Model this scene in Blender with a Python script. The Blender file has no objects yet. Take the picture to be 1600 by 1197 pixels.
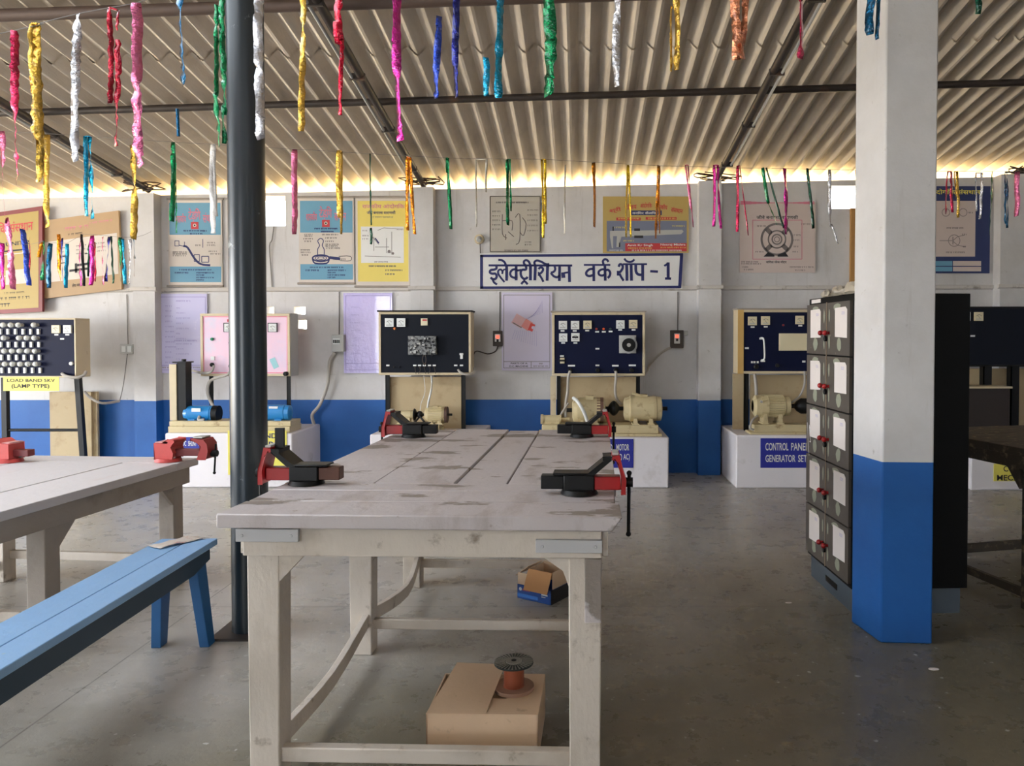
import bpy, math, random
from mathutils import Vector, Matrix
from mathutils.geometry import tessellate_polygon
PI = math.pi
SC = bpy.context.scene
COL = SC.collection
random.seed(7)

# ------------------------------------------------------------ camera
CAMH, YAW, PITCH, FPX, CX, CY = 1.35, 0.0, math.radians(1.3), 1200.0, 905.0, 552.2
RM = Matrix.Rotation(YAW, 3, 'Z') @ Matrix.Rotation(PI/2 - PITCH, 3, 'X')
CAM = Vector((0, 0, CAMH))
def ray(px, py):
    return RM @ Vector(((px-CX)/FPX, -(py-CY)/FPX, -1))
def P(px, py, Y):
    r = ray(px, py); return CAM + r*(Y/r.y)
def Fz(px, py, z=0.0):
    r = ray(px, py); return CAM + r*((z-CAMH)/r.z)
cam = bpy.data.cameras.new('camera'); camo = bpy.data.objects.new('camera', cam); COL.objects.link(camo)
cam.sensor_width = 36; cam.lens = 27.0; cam.shift_y = -(598.5-CY)/1600; cam.shift_x = -(CX-800)/1600
camo.location = CAM; camo.rotation_euler = (PI/2-PITCH, 0, YAW)
cam.clip_start = .05; cam.clip_end = 300
SC.camera = camo

# ------------------------------------------------------------ materials
def lin(c):
    c = c/255.0
    return c/12.92 if c <= .04045 else ((c+.055)/1.055)**2.4
def rgb(r, g, b): return (lin(r), lin(g), lin(b), 1)
def mul(c, k): return (min(1, c[0]*k), min(1, c[1]*k), min(1, c[2]*k), 1)
def nd(nt, t, **kw):
    n = nt.nodes.new(t)
    for k, v in kw.items():
        if k in n.inputs.keys(): n.inputs[k].default_value = v
        else: setattr(n, k, v)
    return n
def mixc(nt, fac, a, b):
    m = nt.nodes.new('ShaderNodeMix'); m.data_type = 'RGBA'
    for s, v in ((0, fac), (6, a), (7, b)):
        if hasattr(v, 'is_linked'): nt.links.new(v, m.inputs[s])
        else: m.inputs[s].default_value = v
    return m.outputs[2]
def ramp(nt, src, a, b):
    m = nt.nodes.new('ShaderNodeMapRange'); m.inputs[1].default_value = a; m.inputs[2].default_value = b
    nt.links.new(src, m.inputs[0]); return m.outputs[0]
def noise(nt, co, scale, detail=4, rough=.6, stretch=None):
    n = nd(nt, 'ShaderNodeTexNoise', Scale=scale, Detail=detail, Roughness=rough)
    if stretch:
        mp = nd(nt, 'ShaderNodeMapping'); mp.inputs['Scale'].default_value = stretch
        nt.links.new(co, mp.inputs[0]); co = mp.outputs[0]
    nt.links.new(co, n.inputs['Vector']); return n.outputs[0]
MATS = {}
def M(name, col, rough=.6, metal=0, var=.12, vs=6, spots=(), bump=None, stretch=None, emit=None, coat=0, spec=.5, trans=0, alpha=1):
    if name in MATS: return MATS[name]
    m = bpy.data.materials.new(name); MATS[name] = m; m.use_nodes = True
    nt = m.node_tree; b = nt.nodes['Principled BSDF']
    tc = nt.nodes.new('ShaderNodeTexCoord').outputs['Object']
    b.inputs['Roughness'].default_value = rough; b.inputs['Metallic'].default_value = metal
    b.inputs['Specular IOR Level'].default_value = spec
    b.inputs['Coat Weight'].default_value = coat
    b.inputs['Transmission Weight'].default_value = trans
    b.inputs['Alpha'].default_value = alpha
    c = mixc(nt, noise(nt, tc, vs, 5, .65, stretch), mul(col, 1-var), mul(col, 1+var))
    for (sc, a, bb, col2, *st) in spots:
        f = ramp(nt, noise(nt, tc, sc, 6, .6, st[0] if st else None), a, bb)
        c = mixc(nt, f, c, col2)
    nt.links.new(c, b.inputs['Base Color'])
    if bump:
        bn = nd(nt, 'ShaderNodeBump', Strength=bump[1], Distance=bump[2] if len(bump) > 2 else .01)
        nt.links.new(noise(nt, tc, bump[0], 5, .6, stretch), bn.inputs['Height']); nt.links.new(bn.outputs[0], b.inputs['Normal'])
    if emit:
        b.inputs['Emission Color'].default_value = emit[0]; b.inputs['Emission Strength'].default_value = emit[1]
    return m

# ------------------------------------------------------------ mesh builder
_TXT = {}
def txt_geo(s):
    if s in _TXT: return _TXT[s]
    cu = bpy.data.curves.new('t', 'FONT'); cu.body = s; cu.resolution_u = 3; cu.offset = .016
    o = bpy.data.objects.new('t', cu); COL.objects.link(o); bpy.context.view_layer.update()
    me = o.evaluated_get(bpy.context.evaluated_depsgraph_get()).to_mesh()
    vs = [v.co.copy() for v in me.vertices]; fs = [tuple(p.vertices) for p in me.polygons]
    bpy.data.objects.remove(o); bpy.data.curves.remove(cu)
    if not vs: vs = [Vector((0, 0, 0))]
    x0 = min(v.x for v in vs); x1 = max(v.x for v in vs); y0 = min(v.y for v in vs); y1 = max(v.y for v in vs)
    _TXT[s] = (vs, fs, x0, max(x1, x0+1e-4), y0, max(y1, y0+1e-4)); return _TXT[s]
class MB:
    def __init__(s, M=None): s.v = []; s.f = []; s.m = []; s.M = M
    def add(s, vs, fs, m=0):
        n = len(s.v)
        for p in vs:
            p = Vector(p); s.v.append(s.M @ p if s.M else p)
        for f in fs: s.f.append(tuple(i+n for i in f)); s.m.append(m)
        return s
    def box(s, x0, y0, z0, x1, y1, z1, m=0):
        x0, x1 = sorted((x0, x1)); y0, y1 = sorted((y0, y1)); z0, z1 = sorted((z0, z1))
        return s.add([(x, y, z) for z in (z0, z1) for y in (y0, y1) for x in (x0, x1)],
                     [(0, 2, 3, 1), (4, 5, 7, 6), (0, 1, 5, 4), (2, 6, 7, 3), (0, 4, 6, 2), (1, 3, 7, 5)], m)
    def hexa(s, b, t, m=0):   # 4 bottom pts, 4 top pts (ccw)
        return s.add(list(b)+list(t), [(3, 2, 1, 0), (4, 5, 6, 7), (0, 1, 5, 4), (1, 2, 6, 5), (2, 3, 7, 6), (3, 0, 4, 7)], m)
    def quad(s, a, b, c, d, m=0): return s.add([a, b, c, d], [(0, 1, 2, 3)], m)
    def lathe(s, p0, p1, prof, n=20, m=0, cap=True):   # prof: (t in metres along axis or 0..1 if rel, r)
        p0 = Vector(p0); p1 = Vector(p1); ax = (p1-p0); L = ax.length; ax = ax/L
        u = ax.orthogonal().normalized(); w = ax.cross(u)
        vs = []; fs = []
        for (t, r) in prof:
            for k in range(n):
                a = 2*PI*k/n; vs.append(p0+ax*(t*L)+(u*math.cos(a)+w*math.sin(a))*r)
        for i in range(len(prof)-1):
            for k in range(n):
                k2 = (k+1) % n; fs.append((i*n+k, i*n+k2, (i+1)*n+k2, (i+1)*n+k))
        if cap:
            fs.append(tuple(range(n-1, -1, -1))); q = (len(prof)-1)*n; fs.append(tuple(range(q, q+n)))
        return s.add(vs, fs, m)
    def cyl(s, p0, p1, r, r2=None, n=14, m=0): return s.lathe(p0, p1, [(0, r), (1, r if r2 is None else r2)], n, m)
    def ball(s, c, r, m=0, sc=(1, 1, 1), n=12):
        c = Vector(c); vs = []; fs = []; h = n//2
        for i in range(1, h):
            a = PI*i/h
            for k in range(n):
                b = 2*PI*k/n; vs.append(c+Vector((r*sc[0]*math.sin(a)*math.cos(b), r*sc[1]*math.sin(a)*math.sin(b), r*sc[2]*math.cos(a))))
        vs += [c+Vector((0, 0, r*sc[2])), c-Vector((0, 0, r*sc[2]))]; t = len(vs)-2; b_ = len(vs)-1
        for i in range(h-2):
            for k in range(n): fs.append((i*n+k, (i+1)*n+k, (i+1)*n+(k+1) % n, i*n+(k+1) % n))
        for k in range(n): fs.append((t, k, (k+1) % n)); fs.append((b_, (h-2)*n+(k+1) % n, (h-2)*n+k))
        return s.add(vs, fs, m)
    def tube(s, pts, r, n=8, m=0, smooth=3):
        pts = [Vector(p) for p in pts]
        if smooth and len(pts) > 2: pts = crom(pts, smooth)
        vs = []; fs = []; up = None
        for i, p in enumerate(pts):
            d = (pts[min(i+1, len(pts)-1)]-pts[max(i-1, 0)]).normalized()
            if up is None: up = d.orthogonal().normalized()
            up = (up-d*up.dot(d)).normalized(); w = d.cross(up)
            for k in range(n):
                a = 2*PI*k/n; vs.append(p+(up*math.cos(a)+w*math.sin(a))*r)
        for i in range(len(pts)-1):
            for k in range(n):
                k2 = (k+1) % n; fs.append((i*n+k, i*n+k2, (i+1)*n+k2, (i+1)*n+k))
        fs.append(tuple(range(n-1, -1, -1))); q = (len(pts)-1)*n; fs.append(tuple(range(q, q+n)))
        return s.add(vs, fs, m)
    def beam(s, pts, w, h, m=0, side=(1, 0, 0), up=(0, 0, 1)):   # rectangular section swept, w along side, h along up
        pts = [Vector(p) for p in pts]
        if len(pts) > 2: pts = crom(pts, 4)
        sd = Vector(side)*(w/2); u = Vector(up)*(h/2); vs = []; fs = []
        for p in pts: vs += [p-sd-u, p+sd-u, p+sd+u, p-sd+u]
        for i in range(len(pts)-1):
            for k in range(4):
                k2 = (k+1) % 4; fs.append((i*4+k, i*4+k2, i*4+4+k2, i*4+4+k))
        fs.append((3, 2, 1, 0)); q = 4*(len(pts)-1); fs.append((q, q+1, q+2, q+3))
        return s.add(vs, fs, m)
    def prism(s, poly, o, ux, uy, dv, m=0):
        o = Vector(o); ux = Vector(ux); uy = Vector(uy); dv = Vector(dv); n = len(poly)
        a = [o+ux*x+uy*y for x, y in poly]; vs = a+[p+dv for p in a]; fs = []
        for t in tessellate_polygon([[Vector((x, y, 0)) for x, y in poly]]):
            fs.append(tuple(t)); fs.append(tuple(i+n for i in reversed(t)))
        for k in range(n): fs.append((k, (k+1) % n, n+(k+1) % n, n+k))
        return s.add(vs, fs, m)
    def text(s, t, o, ux, uy, w, h, m=0):    # fitted to the w x h box from lower-left o
        vs, fs, x0, x1, y0, y1 = txt_geo(t); o = Vector(o); ux = Vector(ux).normalized(); uy = Vector(uy).normalized()
        return s.add([o+ux*((v.x-x0)/(x1-x0)*w)+uy*((v.y-y0)/(y1-y0)*h) for v in vs], fs, m)
    def stroke(s, pts, w, f, m=0, smooth=3):   # flat brush stroke in 2D, f maps (x,y) -> 3D
        pts = [Vector((p[0], p[1], 0)) for p in pts]
        if smooth and len(pts) > 2: pts = crom(pts, smooth)
        if len(pts) == 1: pts = [pts[0]-Vector((.1, 0, 0)), pts[0]+Vector((.1, 0, 0))]
        vs = []; fs = []
        for i, p in enumerate(pts):
            d = (pts[min(i+1, len(pts)-1)]-pts[max(i-1, 0)]).normalized(); q = Vector((-d.y, d.x, 0))*(w/2)
            vs += [f(p.x+q.x, p.y+q.y), f(p.x-q.x, p.y-q.y)]
        for i in range(len(pts)-1): fs.append((2*i, 2*i+1, 2*i+3, 2*i+2))
        return s.add(vs, fs, m)
def crom(p, k):
    out = []
    for i in range(len(p)-1):
        a = p[max(i-1, 0)]; b = p[i]; c = p[i+1]; d = p[min(i+2, len(p)-1)]
        for j in range(k):
            t = j/k
            out.append(.5*((2*b)+(c-a)*t+(2*a-5*b+4*c-d)*t*t+(3*b-a-3*c+d)*t*t*t))
    return out+[p[-1]]
def mkmesh(name, mb, mats, org=Vector((0, 0, 0)), bevel=0, sub=0):
    me = bpy.data.meshes.new(name); me.from_pydata([tuple(v-org) for v in mb.v], [], mb.f)
    if not isinstance(mats, (list, tuple)): mats = [mats]
    for m in mats: me.materials.append(m)
    me.polygons.foreach_set('material_index', mb.m); me.polygons.foreach_set('use_smooth', [True]*len(mb.f))
    me.update(); me.set_sharp_from_angle(angle=math.radians(35))
    o = bpy.data.objects.new(name, me); COL.objects.link(o)
    if bevel:
        b = o.modifiers.new('bevel', 'BEVEL'); b.width = bevel; b.segments = 2; b.limit_method = 'ANGLE'; b.angle_limit = math.radians(40)
    return o
def tag(o, label, cat, group=None):
    o['label'] = label; o['category'] = cat
    if group: o['group'] = group
class T:   # a thing: Empty at its base that parents its parts; all geometry is given in world space
    def __init__(s, name, label, cat, org, group=None):
        s.o = bpy.data.objects.new(name, None); COL.objects.link(s.o); s.org = Vector(org); s.o.location = s.org
        s.o.empty_display_size = .05; tag(s.o, label, cat, group)
    def part(s, name, mb, mats, parent=None, bevel=0, label=None):
        o = mkmesh(name, mb, mats, s.org, bevel); o.parent = parent or s.o
        if label: o['label'] = label
        return o
def single(name, mb, mats, label, cat, org=None, group=None, bevel=0):   # a thing that is one mesh
    if org is None:
        org = Vector((sum(v.x for v in mb.v), sum(v.y for v in mb.v), sum(v.z for v in mb.v)))/len(mb.v)
    o = mkmesh(name, mb, mats, Vector(org), bevel); o.location = org; tag(o, label, cat, group); return o
def struct(name, mb, mats, bevel=0):
    o = mkmesh(name, mb, mats, Vector((0, 0, 0)), bevel); o['kind'] = 'structure'; return o
def R(px0, py0, px1, py1, Y):     # world rectangle (x0,z0,x1,z1) seen at these pixels on the plane y=Y
    cy = (py0+py1)/2; cx = (px0+px1)/2
    return P(px0, cy, Y).x, P(cx, py1, Y).z, P(px1, cy, Y).x, P(cx, py0, Y).z
def slab(mb, px0, py0, px1, py1, Y, t, m=0):   # box whose front face is on y=Y, t thick behind it
    x0, z0, x1, z1 = R(px0, py0, px1, py1, Y); return mb.box(x0, Y, z0, x1, Y+t, z1, m)
def ftext(mb, s, px0, py0, px1, py1, Y, m=0):
    x0, z0, x1, z1 = R(px0, py0, px1, py1, Y); return mb.text(s, (x0, Y, z0), (1, 0, 0), (0, 0, 1), x1-x0, z1-z0, m)
def pen(mb, pts, w, Y, m=0, smooth=3):   # brush stroke traced on the plane y=Y
    return mb.stroke(pts, w, lambda x, y: P(x, y, Y), m, smooth)
def disc(mb, px, py, rpx, Y, t, m=0, n=16):
    c = P(px, py, Y); r = rpx*Y/FPX; return mb.cyl(c, c+Vector((0, -t, 0)), r, n=n, m=m)
YW = 7.55
# ------------------------------------------------------------ materials
WHITE = M('white_paint', rgb(205, 203, 200), .6)
def wall_mat():
    m = bpy.data.materials.new('two_tone_wall_paint'); m.use_nodes = True; nt = m.node_tree; b = nt.nodes['Principled BSDF']
    tc = nt.nodes.new('ShaderNodeTexCoord').outputs['Object']
    sx = nt.nodes.new('ShaderNodeSeparateXYZ'); nt.links.new(tc, sx.inputs[0])
    n1 = noise(nt, tc, 1.3, 6, .65); n2 = noise(nt, tc, 14, 5, .7)
    w = mixc(nt, ramp(nt, n1, .35, .75), rgb(212, 210, 210), rgb(186, 183, 180))
    w = mixc(nt, ramp(nt, n2, .66, .8), w, rgb(150, 144, 136))
    streak = noise(nt, tc, 3.0, 5, .7, (4, 4, .35))
    w = mixc(nt, ramp(nt, streak, .6, .95), w, rgb(160, 152, 142))
    bl = mixc(nt, ramp(nt, n1, .3, .7), rgb(26, 98, 174), rgb(18, 82, 154))
    # painted border line, with the painter's slight slope
    mm = nt.nodes.new('ShaderNodeMath'); mm.operation = 'MULTIPLY_ADD'; nt.links.new(sx.outputs[0], mm.inputs[0]); mm.inputs[1].default_value = -LK; nt.links.new(sx.outputs[2], mm.inputs[2])
    lt = nt.nodes.new('ShaderNodeMath'); lt.operation = 'LESS_THAN'; nt.links.new(mm.outputs[0], lt.inputs[0]); lt.inputs[1].default_value = LZ
    c = mixc(nt, lt.outputs[0], w, bl)
    nt.links.new(c, b.inputs['Base Color']); b.inputs['Roughness'].default_value = .55
    bn = nd(nt, 'ShaderNodeBump', Strength=.35, Distance=.01); nt.links.new(noise(nt, tc, 9, 6, .6), bn.inputs['Height']); nt.links.new(bn.outputs[0], b.inputs['Normal'])
    return m
# border line of the blue dado from the wall
a_ = P(200, 625, YW); b_ = P(1130, 624, YW); LK = (b_.z-a_.z)/(b_.x-a_.x); LZ = a_.z-LK*a_.x
WALLM = wall_mat()
def floor_mat():
    m = bpy.data.materials.new('worn_concrete'); m.use_nodes = True; nt = m.node_tree; b = nt.nodes['Principled BSDF']
    tc = nt.nodes.new('ShaderNodeTexCoord').outputs['Object']
    n1 = noise(nt, tc, .9, 8, .62); n2 = noise(nt, tc, 7, 6, .7); n3 = noise(nt, tc, 40, 4, .6)
    c = mixc(nt, ramp(nt, n1, .35, .7), rgb(162, 157, 148), rgb(186, 182, 176))
    c = mixc(nt, ramp(nt, n2, .5, .8), c, rgb(192, 188, 182))
    c = mixc(nt, ramp(nt, noise(nt, tc, 2.4, 7, .7), .48, 1.0), c, rgb(146, 140, 128))
    # light and shade painted in: paler far aisle, darker olive near right
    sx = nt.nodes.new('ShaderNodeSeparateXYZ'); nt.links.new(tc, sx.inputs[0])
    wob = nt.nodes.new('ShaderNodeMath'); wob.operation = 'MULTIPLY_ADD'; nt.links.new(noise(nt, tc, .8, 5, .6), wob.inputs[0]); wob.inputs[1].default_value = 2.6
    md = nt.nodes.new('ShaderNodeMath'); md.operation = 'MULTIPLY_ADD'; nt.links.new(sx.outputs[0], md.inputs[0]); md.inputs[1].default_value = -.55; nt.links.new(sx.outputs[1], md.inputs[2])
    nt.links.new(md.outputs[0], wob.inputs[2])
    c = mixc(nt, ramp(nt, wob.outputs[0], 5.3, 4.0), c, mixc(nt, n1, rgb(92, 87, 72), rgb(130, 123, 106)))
    vo = nd(nt, 'ShaderNodeTexVoronoi', Scale=16.0); nt.links.new(tc, vo.inputs['Vector'])
    sp = nt.nodes.new('ShaderNodeMath'); sp.operation = 'ADD'; nt.links.new(vo.outputs[0], sp.inputs[0]); nt.links.new(noise(nt, tc, 22, 4, .7), sp.inputs[1])
    mask = ramp(nt, noise(nt, tc, 1.1, 3, .5), .42, .5)
    f = nt.nodes.new('ShaderNodeMath'); f.operation = 'MULTIPLY'; nt.links.new(ramp(nt, sp.outputs[0], .58, .5), f.inputs[0]); nt.links.new(mask, f.inputs[1])
    c = mixc(nt, f.outputs[0], c, rgb(205, 203, 198))
    bt = nd(nt, 'ShaderNodeTexBrick', Scale=1.0); bt.offset = 0
    bt.inputs['Mortar Size'].default_value = .004; bt.inputs['Brick Width'].default_value = 1.9; bt.inputs['Row Height'].default_value = 1.9
    nt.links.new(tc, bt.inputs['Vector'])
    fm = nt.nodes.new('ShaderNodeMath'); fm.operation = 'MULTIPLY'; nt.links.new(bt.outputs['Fac'], fm.inputs[0]); fm.inputs[1].default_value = .6
    c = mixc(nt, fm.outputs[0], c, rgb(70, 66, 58))
    nt.links.new(c, b.inputs['Base Color'])
    rr = nt.nodes.new('ShaderNodeMapRange'); nt.links.new(n2, rr.inputs[0]); rr.inputs[1].default_value = .3; rr.inputs[2].default_value = .7; rr.inputs[3].default_value = .2; rr.inputs[4].default_value = .42
    nt.links.new(rr.outputs[0], b.inputs['Roughness'])
    bn = nd(nt, 'ShaderNodeBump', Strength=.3, Distance=.01); nt.links.new(n2, bn.inputs['Height']); nt.links.new(bn.outputs[0], b.inputs['Normal'])
    return m
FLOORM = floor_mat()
ROOFM = M('asbestos_cement_sheet', rgb(204, 192, 176), .85, var=.22, vs=3, spots=[(1.1, .5, .8, rgb(164, 152, 138)), (5, .62, .8, rgb(220, 208, 188), (6, .3, 1))], bump=(30, .3), stretch=(3, .6, 1))
STEEL = M('dark_steel', rgb(58, 50, 46), .5, .3, var=.3, vs=12, spots=[(6, .6, .75, rgb(96, 66, 50))])
RAFT = M('brown_oxide_steel', rgb(84, 68, 60), .55, .2, var=.2, vs=9)
WOODT = M('whitewashed_tabletop', rgb(190, 182, 182), .55, var=.07, vs=9, stretch=(1, 1, 1),
          spots=[(2.2, .54, .72, rgb(160, 148, 142), (3, 1, 1)), (2.6, .575, .6, rgb(136, 126, 118), (1, 2.2, 1)), (26, .66, .74, rgb(150, 136, 126))], bump=(40, .25))
WOODL = M('worn_cream_wood', rgb(208, 198, 186), .65, var=.1, vs=7, spots=[(3, .5, .8, rgb(166, 152, 134)), (12, .62, .76, rgb(128, 112, 96))], bump=(25, .3), stretch=(1, 1, .5))
WOODG = M('worn_grey_wood', rgb(158, 148, 138), .65, var=.12, vs=7, spots=[(4, .55, .8, rgb(112, 100, 90))], bump=(25, .3))
GAP = M('dark_gap', rgb(40, 34, 30), .9)
BLUEB = M('bench_blue_paint', rgb(132, 172, 214), .5, var=.08, vs=5, spots=[(2.5, .55, .75, rgb(128, 168, 206)), (7, .68, .74, rgb(180, 184, 160))], bump=(20, .2))
BLUEA = M('bench_shaded_apron', rgb(34, 58, 78), .5, var=.12)  # bench blue darkened to put shade on the aprons
BLUED = M('bench_blue_side', rgb(36, 92, 146), .5, var=.1)
POLEM = M('pole_dark_enamel', rgb(24, 36, 44), .3, var=.15, vs=4, spots=[(9, .66, .7, rgb(120, 128, 128))], spec=.6)
BLACK = M('black_enamel', rgb(13, 13, 14), .45, spec=.3)
DARK = M('dark_iron', rgb(24, 24, 26), .45, .2, spec=.3)
RED = M('vise_red', rgb(168, 26, 28), .4, var=.15, vs=20)
REDF = M('vise_red_faded', rgb(190, 70, 66), .5, var=.15, vs=20)
BRWN = M('rusted_slide', rgb(84, 52, 40), .5, .3, var=.2, vs=30)
NAVY = M('navy_laminate', rgb(13, 19, 48), .5, spec=.15, var=.08)
BLKP = M('black_laminate', rgb(20, 24, 34), .55, spec=.15, var=.08)
CREAM = M('cream_frame', rgb(204, 188, 156), .5, var=.08, spots=[(9, .62, .8, rgb(150, 126, 92))])
TAN = M('tan_board', rgb(186, 166, 130), .6, var=.1, vs=3, spots=[(2.5, .52, .75, rgb(140, 108, 72)), (9, .6, .8, rgb(160, 130, 92))])
CREAMP = M('cream_machine_paint', rgb(202, 186, 146), .42, var=.08, vs=9, spots=[(11, .58, .74, rgb(140, 112, 76))])
METER = M('meter_white', rgb(222, 224, 222), .3, var=.03)
METERC = M('meter_cream', rgb(214, 202, 168), .3, var=.03)
PLASTG = M('grey_plastic', rgb(178, 178, 176), .4, var=.05)
HOSE = M('grey_hose', rgb(172, 166, 158), .5, var=.08)
WIRE = M('wire_dark', rgb(70, 62, 56), .6)
WIREG = M('wire_grey', rgb(120, 116, 112), .6)
BLUEM = M('motor_blue', rgb(38, 130, 196), .32, var=.06, coat=.3)
PINKP = M('pink_panel', rgb(232, 198, 216), .35, var=.04, vs=2, spots=[(1.6, .5, .7, rgb(206, 200, 226)), (2.1, .58, .8, rgb(176, 214, 226))])
PINKE = M('pink_edge', rgb(230, 130, 150), .4)
CONC = M('painted_plinth', rgb(224, 219, 222), .6, var=.06, vs=3, spots=[(3, .6, .8, rgb(176, 168, 162)), (18, .68, .78, rgb(140, 132, 124))], bump=(12, .25))
SIGNB = M('sign_blue', rgb(42, 48, 148), .4, var=.04)
SIGNN = M('sign_navy_ink', rgb(28, 34, 96), .5, var=.1)
SIGNW = M('sign_white', rgb(222, 222, 220), .5, var=.04)
YEL = M('sign_yellow', rgb(226, 214, 96), .5, var=.05)
INK = M('black_ink', rgb(36, 34, 40), .6)
INKG = M('grey_ink', rgb(120, 112, 110), .6)
LILAC = M('lilac_sheet', rgb(198, 194, 228), .28, var=.04, vs=2, spots=[(5, .62, .7, rgb(226, 220, 240))], coat=.4)
LILAC2 = M('pale_lilac_sheet', rgb(212, 204, 226), .3, var=.03, vs=2, coat=.4)
INKL = M('lilac_ink', rgb(150, 140, 196), .5)
PSKY = M('banner_blue', rgb(102, 156, 184), .5, var=.05)
PCRM = M('banner_cream', rgb(208, 198, 188), .5, var=.04)
PYEL = M('banner_yellow', rgb(226, 206, 104), .5, var=.05)
PINKT = M('banner_pink_ink', rgb(206, 122, 140), .5)
PREDI = M('banner_red', rgb(190, 56, 60), .5)
PTAN = M('board_tan', rgb(178, 148, 110), .55, var=.08)
PMAR = M('board_maroon', rgb(128, 52, 56), .5, var=.1)
PGRY = M('chart_grey', rgb(182, 176, 164), .5, var=.06)
PBEI = M('chart_beige', rgb(204, 188, 180), .5, var=.04)
PNAV = M('chart_navy', rgb(34, 48, 96), .5, var=.05)
PGBL = M('banner_greyblue', rgb(116, 122, 142), .5, var=.05)
PGOLD = M('banner_gold', rgb(186, 160, 92), .5, var=.06)
STLG = M('caliper_grey', rgb(176, 176, 172), .5)
CARD = M('cardboard', rgb(222, 192, 160), .75, var=.06, vs=8, spots=[(14, .62, .8, rgb(150, 116, 84))], bump=(60, .1))
CARDB = M('cardboard_inside', rgb(190, 138, 88), .75, var=.05)
COPPER = M('copper_wire', rgb(186, 112, 88), .3, .85, var=.12, vs=90, stretch=(1, 1, 8))
TBLUE = M('carton_blue', rgb(24, 72, 148), .45, var=.08)
PAPER = M('paper_white', rgb(222, 214, 210), .7, var=.05)
PATCH = M('bare_primer', rgb(146, 150, 132), .6, var=.1)
LOCKM = M('locker_brown_grey', rgb(82, 76, 70), .5, var=.12, vs=5, spots=[(5, .58, .75, rgb(76, 66, 56)), (16, .66, .74, rgb(140, 132, 112))])
LOCKS = M('locker_shaded_side', rgb(14, 14, 14), .6, spec=.15, var=.1)  # shade of the camera-facing side painted into the locker body
LOCKB = M('locker_base_blue', rgb(78, 88, 98), .55, var=.15)
KNOB = M('knob_red', rgb(150, 20, 24), .3)
PLAS = M('clear_plastic', rgb(214, 204, 186), .35, var=.1, trans=.4, bump=(20, .5))
DTABLE = M('dark_table_wood', rgb(70, 62, 52), .65, var=.2, vs=9, spots=[(20, .55, .7, rgb(140, 122, 96))], bump=(25, .3))
DUST = M('sandy_ground', rgb(214, 190, 140), .9, var=.1)

# ------------------------------------------------------------ setting
XL, XR, YB, TX = -10.0, 7.6, -9.0, .024
def zroof(x, y): return 2.96 + .15*(YW-y) + TX*x
def wtop(x):      # top of back wall (masonry not quite level)
    a = P(215, 306, YW); b = P(1490, 278, YW); return a.z+(b.z-a.z)*(x-a.x)/(b.x-a.x)
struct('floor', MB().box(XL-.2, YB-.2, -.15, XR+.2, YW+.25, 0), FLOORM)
# back wall with its openings
TH = .22
holes = []
for r in ((398, 306, 446, 353), (1299, 290, 1352, 326), (459, 479, 477, 491), (463, 500, 479, 514), (416, 479, 428, 491)):
    x0, z0, x1, z1 = R(*r, YW); holes.append((x0, z0, x1, z1))
mb = MB()
xs = sorted(set([XL-.2, XR+.2]+[h[0] for h in holes]+[h[2] for h in holes]))
zs = sorted(set([0.0]+[h[1] for h in holes]+[h[3] for h in holes]))
for i in range(len(xs)-1):
    xa, xb = xs[i], xs[i+1]; xm = (xa+xb)/2
    zz = zs+[99]; z = zs[0]; k = 0; segs = []
    for k in range(len(zz)-1):
        za, zb = zz[k], zz[k+1]; zm = (za+min(zb, 3))/2
        if any(h[0] < xm < h[2] and h[1] < (za+zb)/2 < h[3] for h in holes): continue
        if segs and abs(segs[-1][1]-za) < 1e-6: segs[-1][1] = zb
        else: segs.append([za, zb])
    for za, zb in segs:
        ta, tb = (zb, zb) if zb < 50 else (wtop(xa), wtop(xb))
        mb.hexa([(xa, YW, za), (xb, YW, za), (xb, YW+TH, za), (xa, YW+TH, za)], [(xa, YW, ta), (xb, YW, tb), (xb, YW+TH, tb), (xa, YW+TH, ta)])
PIL = []
for (p0, p1) in ((207, 241), (641, 677), (1092, 1127), (1563, 1606)):
    Yp = YW-.13; xa = P(p0, 400, Yp).x; xb = P(p1, 400, Yp).x; PIL.append((xa, xb))
    mb.hexa([(xa, Yp, 0), (xb, Yp, 0), (xb, YW, 0), (xa, YW, 0)], [(xa, Yp, wtop(xa)), (xb, Yp, wtop(xb)), (xb, YW, wtop(xb)), (xa, YW, wtop(xa))])
struct('wall_back', mb, WALLM)
# moulded ledge along the wall, stepping round the pilasters
a = P(240, 452, YW); b = P(1130, 449, YW)
def zl(x): return a.z+(b.z-a.z)*(x-a.x)/(b.x-a.x)
mb = MB(); cuts = [XL]+[c for p in PIL for c in p]+[XR]
for i in range(len(cuts)-1):
    x0, x1 = cuts[i], cuts[i+1]; f = YW-.02 if i % 2 == 0 else YW-.15
    if i % 2: x0 -= .02; x1 += .02
    mb.hexa([(x0, f, zl(x0)-.02), (x1, f, zl(x1)-.02), (x1, YW-(.0 if i % 2 == 0 else .12), zl(x1)-.03), (x0, YW-(.0 if i % 2 == 0 else .12), zl(x0)-.03)],
            [(x0, f, zl(x0)+.012), (x1, f, zl(x1)+.012), (x1, YW-(.0 if i % 2 == 0 else .12), zl(x1)+.016), (x0, YW-(.0 if i % 2 == 0 else .12), zl(x0)+.016)])
struct('trim_1', mb, M('ledge_paint', rgb(196, 190, 184), .6, spots=[(8, .6, .75, rgb(130, 120, 110))]))
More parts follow.
